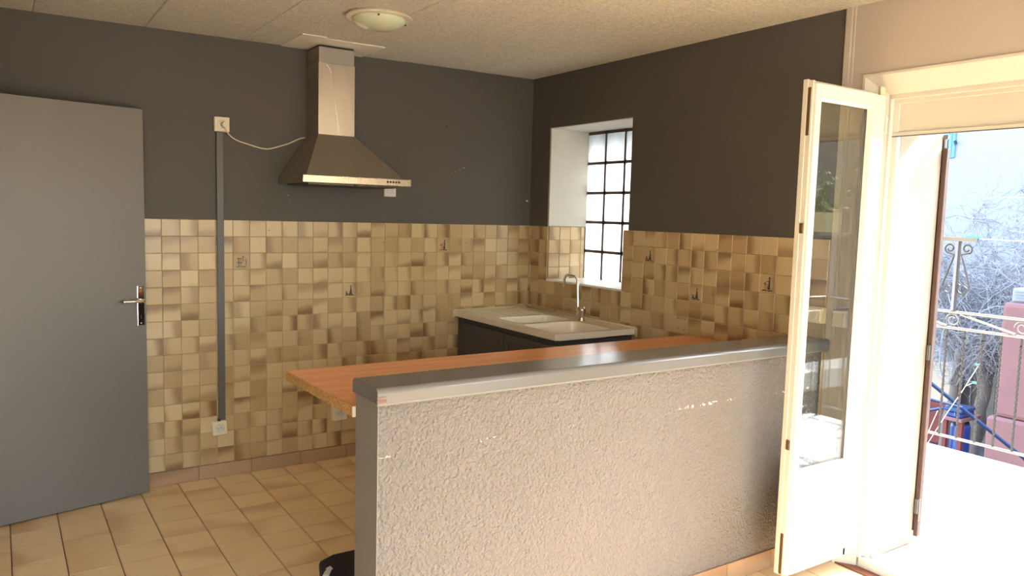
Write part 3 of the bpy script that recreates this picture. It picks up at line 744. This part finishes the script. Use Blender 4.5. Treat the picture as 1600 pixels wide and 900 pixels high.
bm = B((.078, .108), (YR, -2.80), (2.074, 2.092), bev=.002); obj('roller_box_lip', bm, 'pvc_cream', d2)
obj('roller_slot', B((.076, .08), (YR, -2.80), (2.0715, 2.0745)), 'seam', d2)
bm = B((.055, .092), (YR, -2.765), (0.0, .052), bev=.002); B((.092, .155), (YR, -2.765), (0.0, .034), bm, bev=.002); B((.135, .155), (YR, -2.765), (.0, .06), bm, bev=.002)
obj('frame_sill', bm, 'pvc_white', d2)
obj('drain_slot', B((.100, .110), (-2.93, -2.90), (.0335, .0352)), 'seam', d2)
obj('brown_threshold', B((0, .056), (YR-.03, -2.70), (-.002, .008), bev=.001), 'threshold_brown', d2)
# splayed casing boards
def splayed(front, off, name):
    bm = bmesh.new(); A_ = [bm.verts.new(p) for p in front]; B_ = [bm.verts.new(Vector(p)+Vector(off)) for p in front]
    bm.faces.new(A_); bm.faces.new(B_[::-1])
    for k in range(4): bm.faces.new((A_[k], B_[k], B_[(k+1) % 4], A_[(k+1) % 4]))
    return obj(name, bm, 'pvc_cream', d2)
splayed([(-.006, -2.703, 2.347), (-.006, -4.2, 2.347), (.056, -4.2, 2.262), (.056, -2.792, 2.262)], (.003, 0, .012), 'casing_head')
splayed([(-.006, -2.703, .0), (-.006, -2.703, 2.347), (.056, -2.792, 2.262), (.056, -2.792, .0)], (.003, .012, 0), 'casing_side')
bm = B((-.007, .002), (-2.703, -2.691), (0, 2.358)); B((-.007, .002), (-4.2, -2.703), (2.346, 2.358), bm)
obj('casing_edge', bm, 'pvc_cream', d2)
bm = B((.02, .05), (-2.78, -2.75), (2.25, 2.31), bev=.012); obj('sealing_foam', bm, 'white_plastic', d2)
# leaf
LX0, LX1, LY0, LY1, LZ0, LZ1 = -.508, .006, -2.805, -2.752, .095, 2.252
lf = bmesh.new()
GX0, GX1, GZ0, GZ1 = -.476, -.100, .560, 2.192
PX0, PX1, PZ0, PZ1 = -.472, -.072, .145, .490
Bv = .002
B((LX0, GX0), (LY0, LY1), (LZ0, LZ1), lf, bev=Bv)
B((GX1+.012, LX1), (LY0, LY1), (LZ0, LZ1), lf, bev=Bv)
B((GX0, GX1+.012), (LY0, LY1), (GZ1+.006, LZ1), lf)
B((GX0, GX1+.012), (LY0, LY1), (PZ1+.004, GZ0-.006), lf)
B((GX0, GX1+.03), (LY0, LY1), (LZ0, PZ0-.012), lf)
leaf = obj('door_leaf', lf, 'pvc_white', d2)
# beads round the glass and the lower panel
bd = bmesh.new()
def bead(bd, x0, x1, z0, z1, w=.016):
    ya, yb_ = LY0-.001, LY0+.022
    prism([(x0, ya), (x0+w*.35, ya), (x0+w, yb_), (x0, yb_)], 'Z', z0, z1, bd); prism([(x1, ya), (x1-w*.35, ya), (x1-w, yb_), (x1, yb_)], 'Z', z0, z1, bd)
    prism([(ya, z1), (ya, z1-w*.35), (yb_, z1-w), (yb_, z1)], 'X', x0, x1, bd); prism([(ya, z0), (ya, z0+w*.35), (yb_, z0+w), (yb_, z0)], 'X', x0, x1, bd)
bead(bd, GX0-.002, GX1+.014, GZ0-.008, GZ1+.008); bead(bd, PX0-.006, PX1+.014, PZ0-.014, PZ1+.006, .02)
obj('glazing_bead', bd, 'pvc_white', leaf)
obj('glass_pane', B((GX0, GX1+.01), (LY0+.020, LY0+.024), (GZ0-.004, GZ1+.004)), 'pane_glass', leaf)
obj('glass_pane', B((GX0, GX1+.01), (LY0+.036, LY0+.040), (GZ0-.004, GZ1+.004)), 'pane_glass', leaf)
obj('glass_spacer', (lambda b: (B((GX1-.004, GX1+.006), (LY0+.025, LY0+.035), (GZ0, GZ1), b), B((GX0, GX1), (LY0+.025, LY0+.035), (GZ1-.008, GZ1), b), b)[2])(bmesh.new()), 'seam', leaf)
obj('lower_panel', B((PX0-.004, PX1+.01), (LY0+.018, LY1-.008), (PZ0-.012, PZ1+.004)), 'pvc_white', leaf)
# free edge: rebate, espagnolette strips, keeps
bm = B((LX0-.010, LX0+.004), (LY0+.012, LY1), (LZ0, LZ1+.012), bev=.001); B((LX0-.014, LX0), (LY1-.018, LY1+.004), (LZ0, LZ1+.018), bm, bev=.001)
B((LX0-.004, LX1), (LY1-.012, LY1+.004), (LZ1, LZ1+.018), bm, bev=.001)
obj('edge_rebate', bm, 'pvc_cream', leaf)
obj('espagnolette_strip', B((LX0-.0125, LX0-.009), (LY0+.020, LY0+.033), (2.035, 2.235)), 'brown_metal', leaf)
obj('espagnolette_strip', B((LX0-.0125, LX0-.009), (LY0+.020, LY0+.033), (.10, .285)), 'brown_metal', leaf)
for z in (1.642, .69):
    obj('latch_keep', (lambda b: (B((LX0-.016, LX0-.008), (LY0+.016, LY0+.034), (z-.022, z+.022), b, bev=.002), B((LX0-.018, LX0-.012), (LY0+.020, LY0+.030), (z-.006, z+.006), b), b)[2])(bmesh.new()), 'brown_metal', leaf)
for x, z in ((-.42, .515), (-.16, .532)): obj('rain_deflector', prism([(x-.007, z-.006), (x+.007, z-.006), (x+.002, z+.006), (x-.003, z+.006)], 'Y', LY0-.006, LY0), 'pvc_cream', leaf)
for z in (2.12, 1.42, .78, .18):
    obj('hinge', tube([(LX1+.004, LY0-.006, z-.035), (LX1+.004, LY0-.006, z+.035)], .006, None, 10), 'pvc_white', d2)

# ------------------------------------------------------------------ bag on the floor behind the post
bg = thing('cloth_bag', (-2.1, -1.6, 0), 'black fabric bag with a white arrow mark on the tiled floor behind the half wall', 'bag')
bm = bmesh.new()
Lb = [(-2.350, -1.975), (-2.305, -1.836), (-2.235, -1.800), (-2.12, -1.80), (-2.04, -1.95), (-2.10, -2.15), (-2.27, -2.20), (-2.34, -2.12)]
rings = []
for z, s_, sh in ((0, .96, 0), (.05, 1.02, .004), (.12, .97, -.004), (.175, 1.0, .003), (.196, .985, 0), (.2, .93, 0)):
    cx, cy = -2.19, -1.99
    rings.append([bm.verts.new((cx+(x-cx)*s_+sh*(-1)**k, cy+(y-cy)*s_, z+(random.uniform(-.006, .006) if 0 < z < .19 else 0))) for k, (x, y) in enumerate(Lb)])
for A_, B_ in zip(rings, rings[1:]):
    for k in range(8): bm.faces.new((A_[k], A_[(k+1) % 8], B_[(k+1) % 8], B_[k]))
bm.faces.new(rings[0][::-1]); ctr = bm.verts.new((-2.19, -1.98, .207))
for k in range(8): bm.faces.new((rings[-1][k], rings[-1][(k+1) % 8], ctr))
obj('bag_body', bm, 'bag_black', bg)
def Pz(z, x, y):
    d = cr*((x-800)/1205.6)+cu*((450-y)/1205.6)+cf
    t = (z-CP.z)/d.z; return CP+d*t
bm = bmesh.new()
ap = [Pz(.2065, *p) for p in ((504, 899), (508, 892), (511, 889), (509, 888), (516, 884), (520, 888), (518, 889), (514, 899))]
va = [bm.verts.new(p) for p in ap]; vb = [bm.verts.new(p-Vector((0, 0, .004))) for p in ap]; bm.faces.new(va); bm.faces.new(vb[::-1])
for k in range(8): bm.faces.new((va[k], vb[k], vb[(k+1) % 8], va[(k+1) % 8]))
obj('arrow_mark', bm, 'bag_white', bg)

# ================================================================== OUTSIDE
tr_ = tag(obj('terrace_floor', B((.155, 2.66), (-4.85, 1.2), (-.25, -.036)), 'grout'), 'pale sunlit tiled terrace slab outside the french door', 'terrace')
cells = []
for i in range(8):
    for j in range(20):
        x0 = .61+.256*i; y1 = 1.2-.302*j
        if y1-.302 < -4.85: continue
        cells.append(((x0+.128, y1-.151, -.036), .256, .302))
for j in range(5):
    cells.append(((.385, -2.78-.27*j-.135, -.036), .44, .27))
put_tiles(cells, F_UP, 'terrace_tile', .006, .001, tr_, 'terrace_tile', gap=.005, tilt=.001)

# wooden shutter folded against the outer corner
sh = thing('folded_shutter', (.62, -2.78, .05), 'weathered brown wooden shutter edge folded beside the plaster door reveal', 'shutter')
bm = B((.604, .636), (-2.788, -2.764), (.03, 2.06), bev=.003); obj('shutter_leaf', bm, 'shutter_wood', sh)
obj('shutter_leaf', B((.621, .642), (-2.762, -2.735), (.05, 2.12), bev=.003), 'shutter_wood', sh)
for z in (1.02, .20):
    bm = B((.596, .606), (-2.784, -2.766), (z-.045, z+.035), bev=.002); tube([(.598, -2.792, z-.08), (.598, -2.792, z+.04)], .004, bm, 8)
    obj('hinge_bracket', bm, 'galvanised', sh)
bm = tube([(.604, -2.79, 1.99), (.604, -2.79, 2.1)], .005, None, 8); B((.598, .612), (-2.790, -2.766), (2.105, 2.125), bm); obj('top_bolt', bm, 'galvanised', sh)

# railing
XR = 2.62
rl = thing('terrace_railing', (XR, -1.8, -.03), 'wrought iron terrace railing with twisted balusters, scroll band and white top bars', 'railing')
def rail(a, b, name, r=.011, mat='iron'): obj(name, tube([a, b], r, None, 8), mat, rl)
YE, YS = -4.77, 1.0
rail((XR, YS, 1.025), (XR, YE, 1.025), 'top_rail', .012, 'galvanised'); rail((XR, YS, .902), (XR, YE, .902), 'middle_rail', .012, 'galvanised'); rail((XR, YS, .068), (XR, YE, .068), 'bottom_rail', .012, 'galvanised')
rail((XR, YE, 1.025), (.62, YE, 1.025), 'top_rail', .012, 'galvanised'); rail((XR, YE, .902), (.62, YE, .902), 'middle_rail', .012, 'galvanised'); rail((XR, YE, .068), (.62, YE, .068), 'bottom_rail', .012, 'galvanised')
# twisted baluster mesh shared
bm = bmesh.new(); rings = []; n = 44
for k in range(n+1):
    z = .068+(.902-.068)*k/n; t = 0 if k < 4 or k > n-4 else (k-4)*2*math.pi*4.5/(n-8)
    rings.append([bm.verts.new((.0095*math.cos(t+q*math.pi/2), .0095*math.sin(t+q*math.pi/2), z)) for q in range(4)])
for A_, B_ in zip(rings, rings[1:]):
    for k in range(4): bm.faces.new((A_[k], A_[(k+1) % 4], B_[(k+1) % 4], B_[k]))
bme = bpy.data.meshes.new('baluster'); bmesh.ops.recalc_face_normals(bm, faces=bm.faces[:]); bm.to_mesh(bme); bm.free(); bme.materials.append(M['iron'])
def baluster(x, y):
    o = bpy.data.objects.new('baluster', bme); link(o, rl); o.location = Vector((x, y, 0))-Vector((XR, -1.8, -.03))
y = -1.85+.129*22
while y > YE+.03:
    baluster(XR, y); y -= .129
x = XR-.13
while x > .7:
    baluster(x, YE); x -= .129
for yy in (YS, -.6, YE): obj('post', B((XR-.018, XR+.018), (yy-.018, yy+.018), (-.03, 1.03), bev=.002), 'iron', rl)
obj('post', B((.6, .636), (YE-.018, YE+.018), (-.03, 1.03), bev=.002), 'iron', rl)
def spiral(cy, cz, r, turns=1.4, sgn=1, x=XR, start=0, n=26, w=.006):
    return [(x, cy+sgn*(r*(1-.62*k/n))*math.cos(start+2*math.pi*turns*k/n), cz+(r*(1-.62*k/n))*math.sin(start+2*math.pi*turns*k/n)) for k in range(n+1)]
y = -1.885+.48*2
while y > YE+.42:
    obj('scroll', tube(spiral(y, .963, .052), .0055, None, 6), 'galvanised', rl); obj('scroll_bar', tube([(XR, y-.052, 1.012), (XR, y-.44, .915)], .009, None, 8), 'galvanised', rl)
    y -= .48
# clothes line posts
def line_post(yc, label):
    o = thing('clothes_line_post', (XR, yc, 1.03), label, 'clothes line post')
    obj('upright', B((XR-.012, XR+.012), (yc-.014, yc+.014), (1.036, 1.565), bev=.002), 'iron', o)
    obj('upright_face', B((XR-.016, XR-.012), (yc-.004, yc+.016), (1.036, 1.56)), 'iron_blue', o)
    obj('arm', B((XR-.02, XR+.02), (yc-.135, yc+.14), (1.56, 1.59), bev=.002), 'galvanised', o)
    obj('end_cap', B((XR-.019, XR+.019), (yc+.140, yc+.148), (1.561, 1.589)), 'red_brown', o)
    for s in (-1, 1):
        obj('scroll', tube([(XR, yc+s*.10, 1.22)]+[(XR, yc+s*(.10-.075*k/6), 1.22+.24*k/6) for k in range(1, 7)]+spiral(yc+s*.062, 1.505, .038, 1.1, s, start=-.9), .0065, None, 6), 'iron', o)
        obj('scroll', tube(spiral(yc+s*.055, 1.20, .045, 1.0, s, start=2.2, n=18), .006, None, 6), 'iron', o)
    return o
line_post(-1.885, 'iron clothes line post with scrolls and square-ended white arm, nearer the shutter')
line_post(-4.72, 'iron clothes line post at the terrace corner, seen reflected in the door glass')
cl = thing('clothes_line', (XR, -1.7, 1.59), 'thin pale green clothes line along the top of the railing', 'clothes line')
obj('line', tube([(XR, -1.9, 1.585), (XR, -3.2, 1.565), (XR, -4.7, 1.587)], .003, None, 6), 'cord_white', cl)
obj('line_knot', tube([(XR, -1.93, 1.590), (XR, -2.03, 1.588)], .011, None, 6), 'teal_plastic', cl)
def Pp(X, x, y):  # point on plane x=X seen at pixel (measured once from the photo's perspective)
    d = cr*((x-800)/1205.6)+cu*((450-y)/1205.6)+cf
    t = (X-CP.x)/d.x; return CP+d*t
c1 = thing('hanging_cord', tuple(Pp(2.9, 1500, 640)), 'long pale cord hanging diagonally behind the railing with teal pegs on it', 'cord')
obj('cord', tube([Pp(2.9, 1532, 566), Pp(2.9, 1503, 612), Pp(2.9, 1478, 648), Pp(2.9, 1450, 692)], .003, None, 6), 'cord_white', c1)
obj('side_line', tube([Pp(2.9, 1509, 603), Pp(2.88, 1516, 600), Pp(2.88, 1522, 598)], .0025, None, 6), 'cord_white', c1)
c2 = thing('hanging_cord', tuple(Pp(2.9, 1460, 650)), 'short white cord end hanging lowest beside the shutter foot, behind the railing', 'cord')
obj('cord', tube([Pp(2.9, 1465, 642), Pp(2.9, 1456, 662), Pp(2.9, 1444, 690)], .003, None, 6), 'cord_white', c2)
for (px_, py_), lab in (((1527, 570), 'teal clothes peg, upper one behind the railing'), ((1522, 598), 'teal and white clothes peg, lower one behind the railing')):
    p = Pp(2.88, px_, py_); k = thing('clothes_peg', tuple(p), lab, 'clothes peg')
    for s in (-1, 1): obj('jaw', B((p.x-.006, p.x+.006), (p.y-.016, p.y+.016), (p.z+s*.005-.0035, p.z+s*.005+.0035), bev=.002), 'teal_plastic', k)
    obj('spring', tube([(p.x-.009, p.y, p.z), (p.x+.009, p.y, p.z)], .007, None, 8), 'galvanised', k)

# ground, far house, pillar
tag(obj('yard_ground', B((2.7, 30), (-20, 20), (-2.8, -2.6)), 'ground_dark'), 'dark yard ground far below the terrace', 'ground')
tag(obj('rear_bounce_slab', B((-9, 2.4), (-14, -8.21), (-.3, -.05)), 'terrace_tile'), 'pale unseen slab added outside the rear opening to bounce sunlight indoors', 'terrace')  # added reflector: pale unseen surface throws sunlight up to the ceiling
tag(obj('sunlit_patch', B((9.3, 13.5), (-2.2, .6), (-2.6, -2.56), bev=.01), 'sunlit_paving'), 'grey-green paved patch painted paler as sunlit, at the foot of the red pillar', 'paving')  # paler colour paints a pool of sunlight on the yard
hs = thing('neighbour_house', (13.6, 2, -2.6), 'bluish white rendered house behind the bare shrub', 'house')
obj('wall', B((13.6, 17), (-9, 9), (-2.6, 6.5)), 'facade_white', hs)
p0, p1 = Pp(13.58, 1478, 247), Pp(13.58, 1496, 190)
s_ = obj('blue_shutter', B((13.54, 13.59), (p1.y, p0.y), (p0.z, p0.z+1.35), bev=.01), 'blue_paint', hs)
bm = bmesh.new()
for k in range(2): yy = p1.y+(p0.y-p1.y)*(k+1)/3; B((13.535, 13.545), (yy-.006, yy+.006), (p0.z+.02, p0.z+1.3), bm)
obj('board_gap', bm, 'blue_pole', s_)
bm = tube([Pp(13.5, 1492, 220), Pp(13.5, 1493.5, 225)], .03, None, 8); obj('shutter_catch', bm, 'black', s_)
# old beige and red masonry low on the left
lw_ = thing('garden_wall', (12.0, 3, -2.6), 'old beige rendered garden wall low behind the shrub', 'garden wall')
a, b = Pp(12.0, 1440, 560), Pp(12.0, 1490, 634)
obj('wall', B((12.0, 12.3), (b.y, a.y+1.5), (b.z, a.z), bev=.05, seg=2), 'beige_render', lw_)
obj('wall_base', B((11.92, 12.3), (b.y+.05, a.y+1.5), (-2.6, b.z), bev=.02), 'red_brown', lw_)
pl_ = thing('red_pillar', (8.5, 0, -2.6), 'red rendered masonry pillar standing in the yard at the right', 'pillar')
a, b = Pp(8.2, 1566, 472), Pp(8.2, 1560, 668)
obj('pillar_body', B((8.2, 8.9), (a.y-1.3, a.y), (b.z+.15, a.z), bev=.06, seg=2), 'red_render', pl_)
obj('pillar_base', B((8.15, 8.95), (a.y-1.4, a.y+.06), (-2.6, b.z+.15), bev=.04), 'red_render', pl_)
ac = thing('roof_box', (8.6, a.y-.5, a.z), 'white slatted box on top of the red pillar', 'box')
obj('casing', B((8.35, 8.8), (a.y-1.0, a.y-.05), (a.z+.0, a.z+.2), bev=.02), 'facade_white', ac)
bm = bmesh.new()
for k in range(4): B((8.33, 8.35), (a.y-.95, a.y-.1), (a.z+.03+.04*k, a.z+.045+.04*k), bm)
obj('slats', bm, 'iron_blue', ac)
# dark shed between garden wall and pillar
sd_ = thing('wooden_shed', (12.7, 2, -2.6), 'dark brown wooden shed wall under the shrub', 'shed')
a, b = Pp(12.6, 1498, 560), Pp(12.6, 1570, 700)
obj('shed_wall', B((12.6, 12.9), (b.y-.4, a.y+.1), (-2.6, a.z), bev=.02), 'bark', sd_)
for k in range(7):
    yy = b.y-.4+(a.y-b.y+.5)*(k+.5)/7; obj('shed_board', B((12.56, 12.6), (yy-.12, yy+.12), (-2.6, a.z-.03*(k % 3)), bev=.01), 'bark', sd_)
# blue things
a, b = Pp(8.2, 1476, 661), Pp(8.2, 1503, 694)
br_ = thing('blue_barrel', (8.4, (a.y+b.y)/2, -2.6), 'dark blue plastic barrel in the yard below the shelf', 'barrel')
rr_ = abs(a.y-b.y)/2
obj('barrel_body', lathe([(rr_*.92, 0), (rr_, .05), (rr_, .45), (rr_*1.03, .47), (rr_*1.03, .52), (rr_, .54), (rr_, a.z+2.6-.05), (rr_*.9, a.z+2.6)], (8.4, (a.y+b.y)/2, -2.6), 'Z', 24), 'blue_plastic', br_, smooth=True)
obj('barrel_lid', lathe([(rr_*.85, 0), (rr_*.85, .03)], (8.4, (a.y+b.y)/2, a.z), 'Z', 24), 'black', br_)
a, b = Pp(8.2, 1474, 649), Pp(8.2, 1505, 650)
sf = thing('yard_shelf', (8.4, (a.y+b.y)/2, a.z), 'rusty shelf board carrying the blue crate in the yard', 'shelf')
obj('shelf_board', B((8.17, 8.75), (b.y, a.y), (a.z-.05, a.z), bev=.005), 'red_render', sf)
for yy in (a.y-.03, b.y+.03): obj('shelf_leg', B((8.2, 8.26), (yy-.025, yy+.025), (-2.6, a.z-.05)), 'red_brown', sf)
a2, b2 = Pp(8.2, 1475, 637), Pp(8.2, 1505, 649)
cr_ = thing('blue_crate', (8.4, (a2.y+b2.y)/2, a.z), 'bright blue plastic crate with white label on the rusty shelf', 'crate')
obj('crate_body', B((8.2, 8.6), (b2.y+.03, a2.y-.03), (a.z, a2.z-.03), bev=.02), 'blue_plastic', cr_)
obj('crate_lid', B((8.18, 8.62), (b2.y+.01, a2.y-.01), (a2.z-.03, a2.z+.02), bev=.01), 'blue_pole', cr_)
obj('crate_label', B((8.19, 8.2), (b2.y+.12, a2.y-.16), (a.z+.03, a.z+.10)), 'bag_white', cr_)
for (q0, q1, r_, lab) in (((1440, 587), (1600, 716), .021, 'long thick blue pole leaning diagonally across the yard'), ((1440, 620), (1500, 636), .013, 'thin blue pole, upper short one leaning near the garden wall'), ((1440, 643), (1470, 638), .016, 'thin blue pole crossing just above the crate')):
    p, p2 = Pp(5.5, *q0), Pp(6.5, *q1) if q1[0] > 1550 else Pp(5.5, *q1)
    o = thing('blue_pole', tuple((p+p2)/2), lab, 'pole'); obj('pole_tube', tube([p, p2], r_, None, 8), 'blue_pole', o)
    obj('pole_cap', tube([p2, p2+(p2-p).normalized()*.03], r_*1.15, None, 8), 'blue_plastic', o)

# bare shrub: trunk, arching branches, thousands of twigs
sb = thing('bare_shrub', (10.0, .9, -2.6), 'big tangled leafless shrub with silvery twigs beyond the railing', 'shrub')
rnd = random.Random(11)
def wander(p, d, L, n, bend, grav):
    pts = [Vector(p)]; d = Vector(d).normalized()
    for k in range(n):
        d = (d+Vector((rnd.gauss(0, bend), rnd.gauss(0, bend), rnd.gauss(0, bend)-grav))).normalized(); pts.append(pts[-1]+d*L/n)
    return pts
V = []; Fq = []
def add_tube3(pts, r0, r1):
    base = len(V); n = len(pts)
    for i, p in enumerate(pts):
        d = (pts[min(i+1, n-1)]-pts[max(i-1, 0)]).normalized(); a = d.cross(Vector((.3, .2, .93))).normalized(); b = a.cross(d); r = r0+(r1-r0)*i/(n-1)
        for t in (0, 2.094, 4.189): V.append(tuple(p+(a*math.cos(t)+b*math.sin(t))*r))
    for i in range(n-1):
        for k in range(3): Fq.append((base+3*i+k, base+3*i+(k+1) % 3, base+3*i+3+(k+1) % 3, base+3*i+3+k))
trunks = bmesh.new(); roots = [(10.0, 1.75, -2.6), (10.1, 1.5, -2.6), (9.9, 1.2, -2.6)]; tips = []
for i, r0 in enumerate(roots):
    pts = wander(r0, (0, rnd.uniform(-.15, .1), 1), 2.5, 8, .12, 0); tube(catmull([tuple(p) for p in pts], 2), [.13-.004*k for k in range(17)], trunks, 8); tips.append(pts[-1]); tips.append(pts[-3])
obj('trunk', trunks, 'bark', sb, smooth=True)
mains = []
for i in range(60):
    p = rnd.choice(tips)+Vector((rnd.gauss(0, .1), rnd.gauss(0, .1), 0)); d = (rnd.uniform(-.22, .22), rnd.uniform(-1.3, 1.1), rnd.uniform(.5, 1.7))
    pts = wander(p, d, rnd.uniform(1.8, 3.6), 10, .16, .09)
    if min(q_.x for q_ in pts) < 9.02: continue
    add_tube3(pts, .014, .006); mains.append(pts)
subs = []
for i in range(560):
    pts0 = rnd.choice(mains); p = pts0[rnd.randrange(2, 11)]
    pts = wander(p, (rnd.gauss(0, .5), rnd.gauss(0, 1), rnd.gauss(.15, .9)), rnd.uniform(.5, 1.5), 7, .3, .08)
    if min(q_.z for q_ in pts) < -.75 or min(q_.x for q_ in pts) < 8.98 or max(q_.x for q_ in pts) > 11.85: continue
    add_tube3(pts, .008, .0035); subs.append(pts)
for i in range(11000):
    pts0 = rnd.choice(subs if rnd.random() < .8 else mains); p = rnd.choice(pts0)
    pts = wander(p, (rnd.gauss(0, .6), rnd.gauss(0, 1), rnd.gauss(0, .9)), rnd.uniform(.2, .7), 5, .35, .06)
    if (pts[-1].z < -.8 and rnd.random() < .85) or min(q_.x for q_ in pts) < 8.98 or max(q_.x for q_ in pts) > 11.85: continue
    add_tube3(pts, .0042, .002)
off = MW[sb].translation
me = bpy.data.meshes.new('twigs'); me.from_pydata([tuple(Vector(v)-off) for v in V], [], Fq); me.materials.append(M['twig'])
o = bpy.data.objects.new('twigs', me); link(o, sb); o['kind'] = 'stuff'
print('twig verts', len(V))

# what the door glass reflects: wall beyond the terrace end, planter
nw = thing('boundary_wall', (6, -6.6, -2.6), 'rough brown stone wall with a pale block course, seen reflected in the door glass', 'boundary wall')
obj('stone_part', B((3.0, 12), (-6.9, -6.5), (-2.6, -.42)), 'brick_far', nw)
for k in range(20):
    obj('coping_block', B((3.0+.45*k, 3.44+.45*k), (-6.9, -6.48), (-.42, -.17), bev=.008), 'block_far', nw)
hb = thing('dark_house', (8, -9, -2.6), 'shaded grey house reflected in the upper door glass', 'house')
obj('wall', B((3.0, 16), (-10, -9), (-2.6, 3.2)), 'brick_far', hb)
pn = thing('planter_box', (2.62, -4.9, 1.595), 'beige planter with thin leafy stems reflected in the door glass', 'planter')
bm = prism([(-.10, 0), (.10, 0), (.12, .17), (-.12, .17)], 'X', -.19, .19); bm.transform(Matrix.Translation((2.62, -4.93, 1.59)) @ Matrix.Rotation(1.57, 4, 'Z'))
obj('pot', bm, 'pot_beige', pn)
V = []; Fq = []
for i in range(60):
    p = Vector((2.62+rnd.uniform(-.08, .08), -4.93+rnd.uniform(-.16, .16), 1.75)); pts = wander(p, (rnd.gauss(0, .5), rnd.gauss(0, .7), 1), rnd.uniform(.3, .75), 8, .2, .05); add_tube3(pts, .005, .002)
off = MW[pn].translation
me = bpy.data.meshes.new('stems'); me.from_pydata([tuple(Vector(v)-off) for v in V], [], Fq); me.materials.append(M['leaf_green'])
o = bpy.data.objects.new('stems', me); link(o, pn); o['kind'] = 'stuff'
LV = []; LF = []
for i in range(0, len(V)-3, 3):
    if rnd.random() < .55:
        p = Vector(V[i]); d = Vector((rnd.gauss(0, 1), rnd.gauss(0, 1), rnd.gauss(0, 1))).normalized(); s = d.cross(Vector((0, .3, 1))).normalized()*.011; b0 = len(LV)
        LV += [tuple(p-off), tuple(p+d*.025+s-off), tuple(p+d*.055-off), tuple(p+d*.025-s-off)]; LF.append((b0, b0+1, b0+2, b0+3))
me = bpy.data.meshes.new('leaves'); me.from_pydata(LV, [], LF); me.materials.append(M['leaf_green'])
o = bpy.data.objects.new('leaves', me); link(o, pn); o['kind'] = 'stuff'
